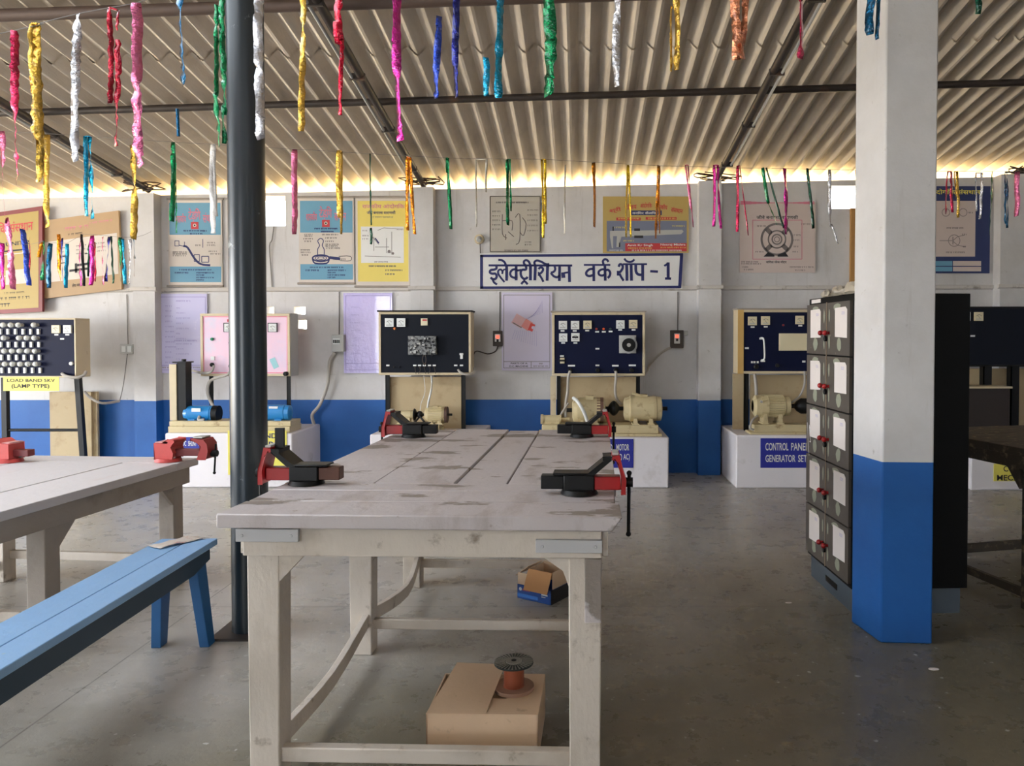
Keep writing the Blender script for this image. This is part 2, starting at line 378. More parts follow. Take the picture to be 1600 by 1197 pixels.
# left wall with a wide opening towards the yard; right wall; rear wall with door opening
def wall_x(name, x0, x1, ops):
    mb = MB(); ys = sorted(set([YB, YW]+[o[0] for o in ops]+[o[1] for o in ops]))
    for i in range(len(ys)-1):
        ya, yb = ys[i], ys[i+1]; op = [o for o in ops if o[0] <= ya+1e-6 and yb-1e-6 <= o[1]]
        segs = [(0, None)] if not op else ([(0, op[0][2])] if op[0][2] > .01 else [])+[(op[0][3], None)]
        for za, zb in segs:
            ta = zroof(x0, ya)-.1 if zb is None else zb; tb = zroof(x0, yb)-.1 if zb is None else zb
            mb.hexa([(x0, ya, za), (x1, ya, za), (x1, yb, za), (x0, yb, za)], [(x0, ya, ta), (x1, ya, ta), (x1, yb, tb), (x0, yb, tb)])
    struct(name, mb, WALLM)
WIN = [(5.0, 6.6, .05, 2.3), (-1.0, 4.0, .35, 2.35)]
FILL_BAYS = [(-9.7, -6.5, -1.0, 4.2), (-4.6, -2.0, .9, 4.1)]     # unseen translucent roof bays, added to light the room: x0, x1, y0, y1
wall_x('wall_left', XL-.2, XL, WIN)
wall_x('wall_right', XR, XR+.2, [(-4.0, -2.6, 1.1, 2.3)])
mb = MB()
DO = (-6.4, -3.6, 2.6)
for x0, x1, z0 in ((XL, DO[0], 0), (DO[0], DO[1], DO[2]), (DO[1], XR, 0)):
    mb.box(x0, YB-.2, z0, x1, YB, zroof(x0, YB)-.15)
struct('wall_front', mb, WALLM)
# window bars of the left openings (steel grille)
for k, (ya, yb, za, zb) in enumerate(WIN):
    mb = MB(); n = int((yb-ya)/.55)
    for i in range(n+1):
        y = ya+(yb-ya)*i/n; mb.box(XL-.12, y-.012, za, XL-.09, y+.012, zb)
    for z in (za+.01, (za+zb)/2, zb-.01): mb.box(XL-.12, ya, z-.015, XL-.09, yb, z+.015)
    struct('window_%d' % (k+1), mb, STEEL)
# corrugated roof (the ceiling)
RA = 0.0; cs, sn = math.cos(RA), math.sin(RA)
def roof_tier(mb, s0, s1, lift):
    nx = int((XR-XL+1.4)/.146*8); t0 = XL-.7-.3
    srow = [s0+(s1-s0)*i/8 for i in range(9)]; rows = []
    vs = []; fs = []; fsk = []
    for s in srow:
        for i in range(nx+1):
            t = t0+(XR-XL+2.0)*i/nx
            x = t; y = YW-s
            z = zroof(x, y)+.03*math.cos(2*PI*t/.146)+lift
            vs.append((x, y, z))
    W = nx+1
    for r in range(len(srow)-1):
        for i in range(nx):
            q = vs[r*W+i]; q2 = vs[(r+1)*W+i]
            if any(S[0] < q[0] < S[1] and S[2] < (q[1]+q2[1])/2 < S[3] for S in FILL_BAYS): fsk.append(1)
            else: fsk.append(0)
            fs.append((r*W+i, (r+1)*W+i, (r+1)*W+i+1, r*W+i+1))
    mb.add(vs, fs); mb.m[-len(fs):] = fsk
TRL = bpy.data.materials.new('translucent_fill_bay'); TRL.use_nodes = True; _n = TRL.node_tree; _t = _n.nodes.new('ShaderNodeBsdfTranslucent'); _t.inputs[0].default_value = (.19, .21, .24, 1); _n.links.new(_t.outputs[0], _n.nodes['Material Output'].inputs[0])  # sheeting of the unseen bays added to the roof
mb = MB(); roof_tier(mb, -.62, 2.3, 0); roof_tier(mb, 2.1, 5.0, .016); roof_tier(mb, 4.8, 8.0, .0); roof_tier(mb, 7.8, 12, .016); roof_tier(mb, 11.8, 17, 0)
o = struct('ceiling', mb, [ROOFM, TRL])
# ground outside
single('outside_ground', MB().box(-40, YW+TH+.03, -.25, 45, 60, -.1).box(-40, -30, -.25, XL-.25, YW+TH+.03, -.1), DUST, 'pale sandy ground of the yard outside the workshop walls', 'ground')

def RP(px, py, off):   # point on the roof slope, off metres under it
    r = ray(px, py); # CAM+r*k : z = 2.93-off+.15*(YW-y)+.013*x
    k = (2.96-off+.15*YW-CAMH)/(r.z+.15*r.y-TX*r.x); return CAM+r*k
# purlins
p0, p1 = RP(0, 177, .062), RP(1600, 129, .062); d = (p1-p0).normalized(); 
def span(p, d): return p+d*((XL-p.x)/d.x), p+d*((XR-p.x)/d.x)
q0, q1 = span(p0, d)
single('roof_purlin', MB().cyl(q0, q1, .027, n=12), STEEL, 'thin dark steel pipe purlin crossing the roof above the streamers, nearer the back wall', 'purlin', group='roof purlins')
p0, p1 = RP(0, 24, .07), RP(900, -6, .07); d = (p1-p0).normalized(); q0, q1 = span(p0, d)
single('roof_purlin', MB().cyl(q0, q1, .036, n=12), RAFT, 'thicker brown pipe purlin along the very top edge of the picture', 'purlin', group='roof purlins')
# rafters
for (x0, y0, x1, y1, lab, rad) in ((497, 2, 662, 290, 'dark steel rafter with a conduit, ending above the pilaster left of the painted sign', .03),
                              (1257, 20, 1118, 283, 'dark steel rafter ending above the pilaster right of the painted sign', .03),
                              (0, 158, 232, 297, 'dark steel rafter ending above the leftmost pilaster, behind the left streamers', .03),
                              (1750, 168, 1592, 272, 'dark steel rafter ending above the pilaster right of the square pillar', .03)):
    a = RP(x0, y0, .15); b = RP(x1, y1, .10); d = (b-a).normalized(); a2 = b-d*11.5
    t = T('roof_rafter', lab, 'rafter', b, 'sloping roof rafters')
    mb = MB(); mb.cyl(a2, b, rad, n=12); t.part('main_pipe', mb, STEEL)
    off = Vector((-.055 if x0 < 800 else .055, 0, -.02)); mb = MB(); mb.cyl(a2+off, b+off-d*.5, .011, n=8); t.part('conduit', mb, PLASTG, label='pale conduit pipe')
    for i in range(0, 6):
        c = b-d*(.5+i*.9); mb = MB(); q = sorted((c.x+off.x*1.3, c.x-off.x*.6)); mb.box(q[0], c.y-.01, c.z-.035, q[1], c.y+.01, c.z+.01); t.part('clip', mb, STEEL)
    w = Vector((b.x, b.y-.05, wtop(b.x)))
    for k in range(5):
        mb = MB(); rr = random.Random(k+int(x1)); pts = [b+Vector((rr.uniform(-.05, .05), -.05, 0))]
        for j in range(4): pts.append(w+Vector((rr.uniform(-.22, .22), rr.uniform(-.16, 0), rr.uniform(.01, .1))))
        mb.tube(pts, .006, n=5, m=0); t.part('tie_wire', mb, RAFT)
# ------------------------------------------------------------ painted sign
YS = YW-.03
mb = MB(); slab(mb, 750, 396, 1066, 451, YS, .026)
sg = T('painted_sign', 'long white wall sign with navy border and hand painted Hindi lettering ending in 1', 'sign', P(908, 450, YW))
sg.part('board', mb, SIGNW)
mb = MB(); g = YS-.002
pen(mb, [(750, 400), (1067, 397.5)], 4, g, smooth=0); pen(mb, [(750, 449.5), (1063, 448.5)], 4, g, smooth=0)
pen(mb, [(752.3, 398), (752.3, 451)], 4.5, g, smooth=0); pen(mb, [(1065, 396), (1062, 450)], 5, g, smooth=0)
sg.part('border', mb, SIGNN)
K = 9.41; mb = MB()
def D(ox, pts, w, sm=3): pen(mb, [(ox+x/K, 385+y/K) for x, y in pts], w*1.18/K, g, 0, sm)
for pts, w in (([(220, 280), (1450, 282)], 26), ([(335, 290), (335, 325), (300, 342), (250, 350), (240, 385), (275, 402), (320, 402), (340, 440), (320, 478), (280, 482), (250, 455)], 30),
               ([(278, 482), (300, 530), (345, 560)], 26), ([(455, 525), (400, 460), (362, 400), (365, 355), (400, 340), (425, 372), (418, 405)], 24),
               ([(425, 375), (440, 345), (480, 338)], 20), ([(485, 285), (485, 505)], 34), ([(362, 200), (410, 203), (450, 228), (475, 275)], 28),
               ([(625, 290), (625, 500)], 34), ([(625, 335), (570, 345), (538, 390), (552, 440), (600, 462), (625, 440)], 28), ([(625, 352), (665, 352), (700, 345)], 26),
               ([(770, 290), (770, 340), (715, 345), (692, 380), (702, 440), (740, 478), (780, 466), (790, 445)], 30), ([(700, 555), (745, 512), (795, 558)], 28), ([(742, 478), (745, 512)], 24),
               ([(835, 285), (835, 500)], 36), ([(835, 278), (812, 225), (775, 203), (742, 218), (742, 255), (770, 282)], 28),
               ([(908, 285), (900, 500)], 36), ([(905, 280), (893, 235), (930, 207), (1000, 228), (1060, 262), (1112, 262)], 28),
               ([(955, 335), (978, 312), (1012, 316), (1020, 350), (990, 392), (955, 405)], 28), ([(945, 405), (965, 405)], 50), ([(960, 410), (990, 452), (1027, 522)], 26), ([(1087, 285), (1080, 505)], 36),
               ([(1190, 290), (1200, 335), (1180, 372), (1135, 388)], 28), ([(1135, 388), (1175, 436), (1230, 455), (1262, 425)], 28), ([(1265, 285), (1260, 508)], 34),
               ([(1290, 425), (1345, 420)], 68), ([(1330, 392), (1400, 380)], 24), ([(1405, 285), (1410, 525)], 36)):
    D(740, pts, w)
for pts, w in (([(115, 272), (505, 272)], 24), ([(260, 285), (262, 510)], 34), ([(258, 332), (200, 336), (152, 380), (157, 422), (200, 436), (258, 420)], 30),
               ([(425, 285), (430, 505)], 34), ([(425, 337), (370, 342), (332, 377), (342, 417), (385, 430), (425, 412)], 28), ([(430, 352), (475, 347), (503, 390), (490, 440), (465, 465)], 30),
               ([(407, 270), (395, 218), (425, 188), (460, 202), (475, 228)], 28), ([(690, 262), (1045, 262)], 24), ([(630, 302), (642, 265), (680, 272), (685, 320), (652, 372), (612, 390)], 30),
               ([(600, 395), (635, 395)], 60), ([(640, 402), (665, 452), (700, 505)], 28), ([(745, 265), (750, 505)], 36), ([(810, 265), (815, 505)], 36),
               ([(710, 178), (740, 214), (790, 230), (835, 215), (857, 190)], 26), ([(878, 275), (882, 370), (915, 412), (975, 420)], 34), ([(980, 265), (980, 505)], 36),
               ([(1090, 366), (1205, 372)], 30), ([(1355, 235), (1355, 480)], 38), ([(1350, 252), (1298, 288)], 26), ([(1308, 472), (1398, 474)], 30)):
    D(900, pts, w)
sg.part('lettering', mb, SIGNN)

# ------------------------------------------------------------ posters
def poster(name, label, cat, rect, mats, fn, t=.012, Y=None, group=None, rods=False):
    Y = Y or YW-.02; mb = MB(); slab(mb, *rect, Y, t, 0); fn(mb, Y-.0015)
    o = single(name, mb, mats, label, cat, P((rect[0]+rect[2])/2, rect[3], Y+t), group)
    if rods:
        for py in (rect[1]-1, rect[3]+1):
            m2 = MB(); a = P(rect[0]-2, py, Y); b = P(rect[2]+2, py, Y); m2.cyl(a, b, .011, n=8)
            r = mkmesh('hanging_rod', m2, WOODG, o.location); r.parent = o
    return o
def band(mb, x0, y0, x1, y1, Y, m): 
    a, c, b, d = R(x0, y0, x1, y1, Y); mb.quad((a, Y, c), (b, Y, c), (b, Y, d), (a, Y, d), m)
def frame(mb, x0, y0, x1, y1, w, Y, m):
    for q in ([(x0, y0), (x1, y0)], [(x0, y1), (x1, y1)], [(x0, y0), (x0, y1)], [(x1, y0), (x1, y1)]): pen(mb, q, w, Y, m, 0)
def scrib(mb, x0, x1, y, Y, m, w=.9, seed=0):   # a line of small illegible hand lettering: short pen marks
    rr = random.Random(seed+int(x0*7+y*13)); x = x0
    while x < x1:
        l = rr.uniform(1.0, 2.4)
        pen(mb, [(x, y-.3), (min(x1, x+l), y-.3)], w*.6, Y, m, 0); pen(mb, [(x+l*.5, y-.6), (x+l*.5+rr.uniform(-.3, .3), y+1.6)], w*.7, Y, m, 0)
        x += l+rr.choice((.1, .2, 1.2))
def bluebanner(x0, y0, x1, y1, kind):
    def fn(mb, Y):
        h = y1-y0; w = x1-x0
        band(mb, x0+2, y0+5, x1-2, y1-5, Y, 1); Y2 = Y-.001
        band(mb, x0+2, y0+h*.41, x1-2, y0+h*.78, Y2, 2); Y3 = Y2-.001
        ftext(mb, 'शासकीय', x0+w*.13, y0+h*.16, x0+w*.33, y0+h*.27, Y3, 3); ftext(mb, 'टेड़िंग', x0+w*.37, y0+h*.1, x0+w*.6, y0+h*.26, Y3, 3); ftext(mb, 'संथान', x0+w*.64, y0+h*.15, x0+w*.86, y0+h*.27, Y3, 3)
        band(mb, x0+w*.42, y0+h*.26, x0+w*.56, y0+h*.345, Y3, 4); disc(mb, x0+w*.49, y0+h*.3, 2.6, Y3, .001, 2, 12); disc(mb, x0+w*.49, y0+h*.3, 1.4, Y3-.001, .001, 5, 10)
        scrib(mb, x0+w*.28, x0+w*.7, y0+h*.36, Y3, 6, 1.6); scrib(mb, x0+w*.4, x0+w*.62, y0+h*.395, Y3, 6, 1.4)
        scrib(mb, x0+w*.2, x0+w*.8, y0+h*.815, Y3, 6, 1.1); scrib(mb, x0+w*.12, x0+w*.36, y0+h*.85, Y3, 6, 1.4)
        for k in range(4): scrib(mb, x0+w*.52, x0+w*(.84 if k % 2 == 0 else .66), y0+h*(.85+k*.028), Y3, 6, 1.1)
        if kind == 0:    # cable run to a plug
            pen(mb, [(x0+w*.28, y0+h*.54), (x0+w*.36, y0+h*.56), (x0+w*.48, y0+h*.68), (x0+w*.6, y0+h*.75), (x0+w*.78, y0+h*.765)], 3.2, Y3, 6)
            frame(mb, x0+w*.12, y0+h*.48, x0+w*.2, y0+h*.54, .9, Y3, 6); pen(mb, [(x0+w*.2, y0+h*.53), (x0+w*.29, y0+h*.545)], 1.2, Y3, 6)
            pen(mb, [(x0+w*.3, y0+h*.49), (x0+w*.3, y0+h*.54)], 1, Y3, 6)
            frame(mb, x0+w*.48, y0+h*.64, x0+w*.58, y0+h*.72, 1, Y3, 6); frame(mb, x0+w*.62, y0+h*.66, x0+w*.75, y0+h*.73, 1.3, Y3, 6)
            pen(mb, [(x0+w*.64, y0+h*.46), (x0+w*.64, y0+h*.56)], 1, Y3, 6)
            for a, b, c in ((.08, .34, .61), (.08, .34, .63), (.08, .32, .65), (.5, .6, .53), (.72, .86, .5), (.72, .86, .53), (.75, .9, .6), (.78, .97, .63)): scrib(mb, x0+w*a, x0+w*b, y0+h*c, Y3, 7, .8)
        else:            # bell push / hand mixer drawing
            cx, cy = x0+w*.4, y0+h*.71
            for r, ww in ((13, 2.4), (9, 1.2), (5, 1)): pen(mb, [(cx+r*math.cos(a), cy+r*.38*math.sin(a)) for a in [k*PI/8 for k in range(17)]], ww, Y3, 6)
            pen(mb, [(cx-13, cy+1), (cx-9, cy+8), (cx+9, cy+8), (cx+13, cy+1)], 2.4, Y3, 6)
            pen(mb, [(cx-5, cy-4), (cx-5, cy-14), (cx-2, cy-20), (cx-5, cy-27), (cx, cy-31), (cx+4, cy-27), (cx+2, cy-20), (cx+5, cy-14), (cx+5, cy-4)], 1.3, Y3, 6)
            pen(mb, [(cx+13, cy-1), (cx+30, cy+1)], 4.5, Y3, 6); pen(mb, [(cx+28, cy-3), (cx+46, cy-3), (cx+46, cy+4), (cx+30, cy+4)], 1, Y3, 7)
            for a, b, c in ((.1, .25, .43), (.1, .24, .45), (.08, .25, .48), (.1, .22, .51), (.03, .2, .61), (.03, .2, .64), (.05, .18, .67), (.42, .7, .43), (.48, .7, .47), (.48, .62, .51), (.48, .72, .545), (.48, .7, .565), (.5, .74, .59), (.62, .85, .72)): scrib(mb, x0+w*a, x0+w*b, y0+h*c, Y3, 7, 1)
    return fn
BM = [PCRM, PSKY, PCRM, PINKT, PREDI, INK, SIGNN, INK]
poster('wall_banner', 'blue and cream banner showing a cable run drawing, left of the black pole', 'banner', (263, 312, 347, 446), BM, bluebanner(263, 312, 347, 446, 0), rods=True, group='training banners above the ledge')
poster('wall_banner', 'blue and cream banner with a round device drawing, beside the yellow banner', 'banner', (467, 309, 553, 442), BM, bluebanner(467, 309, 553, 442, 1), rods=True, group='training banners above the ledge')
def yb(mb, Y):
    band(mb, 559, 314, 638, 440, Y, 1); Y2 = Y-.001
    ftext(mb, 'राजकीय औदोगिक', 566, 318, 632, 326, Y2, 5); ftext(mb, 'जीदे बनारस वाराणसी', 573, 329, 618, 335, Y2, 3)
    scrib(mb, 582, 614, 339, Y2, 4, .8); band(mb, 564, 354, 631, 411, Y2, 2); Y3 = Y2-.001
    for q in ([(578, 366), (592, 382)], [(584, 370), (584, 392)], [(604, 372), (604, 395), (612, 395)], [(612, 362), (612, 398)], [(570, 400), (626, 402)], [(586, 386), (608, 386)], [(590, 360), (600, 356), (622, 358)]): pen(mb, q, .8, Y3, 4, 0)
    disc(mb, 608, 393, 2.5, Y3, .001, 4, 10); disc(mb, 614, 396, 2, Y3, .001, 4, 10); pen(mb, [(586, 372), (592, 380)], 2, Y3, 3, 0)
    for a, b, c in ((566, 574, 360), (566, 575, 368), (566, 574, 373), (620, 630, 358), (585, 606, 409)): scrib(mb, a, b, c, Y3, 4, .9)
    scrib(mb, 576, 618, 415.5, Y2, 3, 1.3); scrib(mb, 602, 628, 422, Y2, 3, 1.2); scrib(mb, 602, 616, 428, Y2, 3, 1.2)
poster('wall_banner', 'yellow banner with a white circuit diagram, next to the pilaster left of the painted sign', 'banner', (556, 309, 640, 447), [PCRM, PYEL, SIGNW, SIGNN, INKG, PINKT], yb, rods=True, group='training banners above the ledge')
def gc(mb, Y):
    frame(mb, 766, 307, 844, 393, 1, Y, 2)
    scrib(mb, 775, 825, 316, Y, 1, 1.6)
    for k in range(5): scrib(mb, 769, 781, 330+k*7, Y, 1, .9); scrib(mb, 824, 840, 328+k*8, Y, 1, .9)
    for q in ([(785, 335), (785, 365), (792, 372)], [(785, 345), (800, 345), (800, 360)], [(805, 340), (812, 335), (812, 375), (806, 382)], [(816, 340), (822, 350), (818, 368), (812, 362)], [(794, 362), (803, 370)], [(790, 366), (790, 375)]): pen(mb, q, 1.3, Y, 1)
    scrib(mb, 820, 830, 378, Y, 1, .9); scrib(mb, 820, 830, 382, Y, 1, .9); scrib(mb, 788, 824, 391, Y, 1, 1.1)
poster('wall_chart', 'small grey technical chart with faint diagram, above the left half of the painted sign', 'chart', (765, 306, 845, 394.5), [PGRY, INKG, GAP], gc)
def vb(mb, Y):
    band(mb, 948, 345, 1073, 393, Y, 1); Y2 = Y-.001
    s = 'श्री विश्वकर्मा औद्योगिक प्रशिक्षण संस्थान'
    for i, wd in enumerate(('श्री', 'विजय', 'औदोगिक', 'राजकीय', 'संसथान')):
        ang = (i-2)*.09; cx = 1010+(i-2)*24; cy = 322+abs(i-2)**2*1.9
        c = P(cx, cy, Y2); ux = Vector((math.cos(ang), 0, -math.sin(ang))); uy = Vector((math.sin(ang), 0, math.cos(ang)))
        mb.text(wd, c-ux*.06-uy*.02, ux, uy, .115, .055, 2)
    band(mb, 986, 329, 1034, 336, Y2, 3); ftext(mb, 'वनियर कैलिपर', 988, 330.5, 1028, 334.8, Y2-.001, 4)
    band(mb, 963, 340, 1001, 344.5, Y2, 2); band(mb, 1009, 339, 1057, 343.5, Y2, 2); scrib(mb, 966, 998, 341.5, Y2-.001, 5, .9); scrib(mb, 1012, 1054, 341, Y2-.001, 5, .9)
    mbp = [(953, 361), (1066, 359), (1068, 362), (1064, 366), (990, 369), (971, 370), (967, 386), (963, 386), (964, 369), (958, 369), (958, 388), (956, 388), (953, 370)]
    o = P(953, 361, Y2); mb.prism([(P(x, y, Y2).x-o.x, P(x, y, Y2).z-o.z) for x, y in mbp], o, (1, 0, 0), (0, 0, 1), (0, .0005, 0), 6)
    band(mb, 991, 357, 1000, 361, Y2-.001, 7); band(mb, 991, 368, 1005, 372, Y2-.001, 7); band(mb, 957, 354, 959, 361, Y2, 7); band(mb, 967, 379, 969, 386, Y2, 7)
    scrib(mb, 960, 976, 355, Y2, 5, .8); scrib(mb, 1050, 1070, 353, Y2, 5, .8); scrib(mb, 974, 990, 376, Y2, 5, .8); scrib(mb, 952, 972, 391, Y2, 4, .7)
    band(mb, 977, 380, 1073, 392.5, Y2, 8); Y3 = Y2-.001
    ftext(mb, 'Amit Kr Singh', 980, 381.5, 1020, 385.8, Y3, 4); ftext(mb, 'Neeraj Mishra', 1032, 380.5, 1071, 384.8, Y3, 4); scrib(mb, 981, 1018, 387.5, Y3, 5, .8); scrib(mb, 1032, 1071, 386.5, Y3, 5, .8); scrib(mb, 987, 1065, 391, Y3, 4, .9)
poster('wall_banner', 'gold and red banner with a grey vernier caliper, above the right half of the sign', 'banner', (942, 307, 1076, 395), [PGOLD, PGBL, PREDI, PNAV, SIGNW, PYEL, STLG, INK, PREDI], vb, group='training banners above the ledge')
def mc(mb, Y):
    for k in range(14):
        a = k/14; x = 1157+a*115; pen(mb, [(x, 317), (x+8.6, 317)], 6-5*math.sin(a*PI), Y, 2, 0)
    frame(mb, 1176, 344, 1253, 405, 1, Y, 2)
    ftext(mb, 'जीवे बनारस, वाराणसी', 1182, 336, 1247, 343, Y, 1)
    cx, cy = 1214, 374
    for r, ww, m in ((24, 3.4, 3), (13.5, 2.2, 3), (7.5, 2.2, 3), (4, 1.2, 3)): pen(mb, [(cx+r*math.cos(a), cy+r*math.sin(a)) for a in [k*PI/12 for k in range(25)]], ww, Y, m)
    for a in (PI/4, 3*PI/4, 5*PI/4, 7*PI/4): pen(mb, [(cx+12*math.cos(a), cy+12*math.sin(a)), (cx+24*math.cos(a), cy+24*math.sin(a))], 7, Y, 3, 0)
    o = P(cx, cy, Y)
    for tri in ([(1200, 394), (1210, 398), (1210, 401), (1193, 401)], [(1227, 394), (1232, 401), (1215, 401), (1215, 398)]):
        mb.prism([(P(x, y, Y).x-o.x, P(x, y, Y).z-o.z) for x, y in tri], o-Vector((0, .001, 0)), (1, 0, 0), (0, 0, 1), (0, .0005, 0), 1)
    ftext(mb, 'सिगल फेज मोटर', 1197, 407, 1229, 411.5, Y, 1)
    for a, b, c in ((1183, 1196, 353), (1180, 1192, 393), (1240, 1250, 367), (1240, 1249, 375), (1240, 1248, 385), (1238, 1246, 393), (1252, 1272, 350), (1158, 1185, 409), (1158, 1188, 412), (1160, 1168, 417), (1162, 1178, 421), (1234, 1270, 417), (1242, 1258, 422)): scrib(mb, a, b, c, Y, 4, 1)
poster('wall_chart', 'beige chart with a large circular motor section drawing, above the locker', 'chart', (1156, 316, 1274, 426), [PBEI, INK, PINKT, INKG, INKG], mc)
def ec(mb, Y):
    band(mb, 1440, 314, 1524, 401, Y, 1); Y2 = Y-.001
    ftext(mb, 'औदोगिक संसथान', 1450, 295, 1532, 304, Y, 2)
    band(mb, 1440, 408, 1488, 415.5, Y, 3); band(mb, 1440, 417, 1488, 424, Y, 3); band(mb, 1489, 408, 1533, 415.5, Y, 1); band(mb, 1489, 417, 1533, 424, Y, 1)
    for cx, cy, r in ((1478, 332, 6), (1505, 332, 6), (1491, 376, 9)): pen(mb, [(cx+r*math.cos(a), cy+r*math.sin(a)) for a in [k*PI/8 for k in range(17)]], .9, Y2, 4)
    pen(mb, [(1468, 376), (1488, 376)], .9, Y2, 4, 0); pen(mb, [(1489, 370), (1489, 382)], 1.2, Y2, 4, 0); pen(mb, [(1489, 376), (1496, 370), (1508, 367)], .9, Y2, 4, 0); pen(mb, [(1489, 377), (1496, 383), (1508, 386)], .9, Y2, 4, 0)
    for a, b, c in ((1479, 1505, 356), (1478, 1508, 394), (1513, 1521, 332), (1503, 1510, 366), (1504, 1510, 385)): scrib(mb, a, b, c, Y2, 4, 1.2)
poster('wall_chart', 'navy bordered chart of electronic symbols, partly behind the square pillar', 'chart', (1440, 291, 1547, 427), [PNAV, PBEI, YEL, PSKY, INKG], ec)
# lilac sheets
def l1(mb, Y):
    frame(mb, 251, 464, 321, 578, .8, Y, 1); scrib(mb, 275, 297, 470, Y, 1, 1)
    for k in range(12): scrib(mb, 258, 258+9+(k*37 % 9), 478+k*8, Y, 1, .7); scrib(mb, 275, 280+(k*53 % 22), 481+k*8, Y, 1, .6)
    scrib(mb, 272, 306, 532, Y, 1, .9); pen(mb, [(251, 571), (321, 571)], .8, Y, 1, 0); scrib(mb, 253, 318, 574, Y, 2, .8)
poster('wall_sheet', 'lilac plastic covered wiring sheet under the cable banner, beside the pink panel', 'poster', (248, 459, 324, 583), [LILAC, INKL, INKG], l1, t=.006, group='plastic covered sheets under the ledge')
def l2(mb, Y):
    frame(mb, 540, 462, 610, 578, .8, Y, 1); pen(mb, [(540, 568), (610, 568)], .8, Y, 1, 0)
    for k in range(7): scrib(mb, 548, 560+(k*31 % 30), 480+k*12, Y, 1, .5)
poster('wall_sheet', 'lilac sheet in glossy crinkled plastic, between the breaker box and the black panel', 'poster', (537, 458, 613, 583), [M('crinkled_lilac_plastic', rgb(198, 186, 236), .16, var=.05, vs=3, spots=[(4, .6, .66, rgb(232, 228, 244), (1, 1, .4))], coat=1, bump=(9, .5, .02)), INKL], l2, t=.006, group='plastic covered sheets under the ledge')
def l3(mb, Y):
    frame(mb, 787, 461, 859, 575, .8, Y, 2); pen(mb, [(787, 565), (859, 565)], .8, Y, 2, 0); pen(mb, [(830, 565), (830, 575)], .8, Y, 2, 0)
    ftext(mb, 'PARTS OF A', 798, 566.5, 824, 569, Y, 4); ftext(mb, 'D.C. MACHINE', 796, 571, 825, 573.5, Y, 4); scrib(mb, 833, 856, 572, Y, 2, .8); scrib(mb, 842, 848, 568, Y, 2, 1)
    pen(mb, [(803, 497), (818, 506)], 17, Y, 3, 0); pen(mb, [(818, 504), (829, 511)], 15, Y-.001, 5, 0); pen(mb, [(827, 510), (834, 513)], 12, Y-.002, 6, 0); disc(mb, 833, 512, 2.6, Y-.003, .001, 0, 10); pen(mb, [(801, 504), (815, 512)], 1.5, Y-.002, 2, 0)
    for k in range(12): pen(mb, [(820+k*2.5, 500-k), (836+k, 492-k*2)], .3, Y, 1, 0); pen(mb, [(805+k*3, 515+k % 3), (800+k*3.5, 530+k)], .3, Y, 1, 0)
poster('wall_sheet', 'pale sheet with a pink exploded motor drawing, left of the navy panel', 'poster', (784, 457, 863, 579), [LILAC2, INKL, INKG, M('pale_rose_print', rgb(226, 182, 186), .4), INK, M('rose_print', rgb(226, 140, 134), .4), M('red_print', rgb(214, 66, 58), .4)], l3, t=.006, group='plastic covered sheets under the ledge')
# angled boards at the far left (free-standing corners, own tilt)
def board4(name, label, cat, c4, mats, fn, t=.03):    # c4: world corners bl, br, tr, tl of the front face
    bl, br, tr, tl = [Vector(c) for c in c4]; nrm = (br-bl).cross(tl-bl).normalized()
    if nrm.y > 0: nrm = -nrm
    mb = MB(); bk = -nrm*t; mb.hexa([bl, br, br+bk, bl+bk], [tl, tr, tr+bk, tl+bk], 0)
    def f(u, v, k=1): 
        return bl.lerp(br, u).lerp(tl.lerp(tr, u), v)+nrm*(.0015*k)
    fn(mb, f); return single(name, mb, mats, label, cat, (bl+br)/2+bk)
def bandf(mb, f, u0, v0, u1, v1, m, k=1): mb.quad(f(u0, v0, k), f(u1, v0, k), f(u1, v1, k), f(u0, v1, k), m)
def textf(mb, f, s, u0, v0, u1, v1, m, k=2):
    o = f(u0, v0, k); a = f(u1, v0, k)-o; b = f(u0, v1, k)-o; mb.text(s, o, a, b, a.length, b.length, m)
def scribf(mb, f, u0, u1, v, h, m, k=2):
    rr = random.Random(int(u0*97+v*531)); u = u0
    while u < u1:
        w = rr.uniform(.4, .9)*h; bandf(mb, f, u, v, min(u1, u+w), v+h*.25, m, k); bandf(mb, f, u+w*.4, v-h*.6, u+w*.6, v, m, k); u += w+rr.choice((.1, .1, .7))*h
def p1(mb, f):
    bandf(mb, f, .04, .04, .96, .96, 1); textf(mb, f, 'औदोगिक संसथान', .3, .78, .9, .9, 2); textf(mb, f, 'UNIT 2', .6, .655, .86, .695, 3)
    bandf(mb, f, .5, .36, .86, .58, 4, 2); bandf(mb, f, .52, .37, .84, .57, 1, 3); bandf(mb, f, .6, .28, .84, .42, 4, 4)
    bandf(mb, f, .55, .6, .8, .615, 3, 3); scribf(mb, f, .58, .8, .2, .02, 3); scribf(mb, f, .52, .86, .15, .03, 3); scribf(mb, f, .52, .66, .09, .04, 3)
Y1 = YW-.14
board4('wall_board', 'yellow board with maroon border and a red Hindi heading, at the left edge', 'board', (P(-75, 494, YW-.07), P(66, 487, YW-.09), P(66, 322, YW-.09), P(-75, 342, YW-.07)), [PMAR, M('board_yellow', rgb(172, 148, 80), .5, var=.05), PREDI, INK, PBEI], p1)
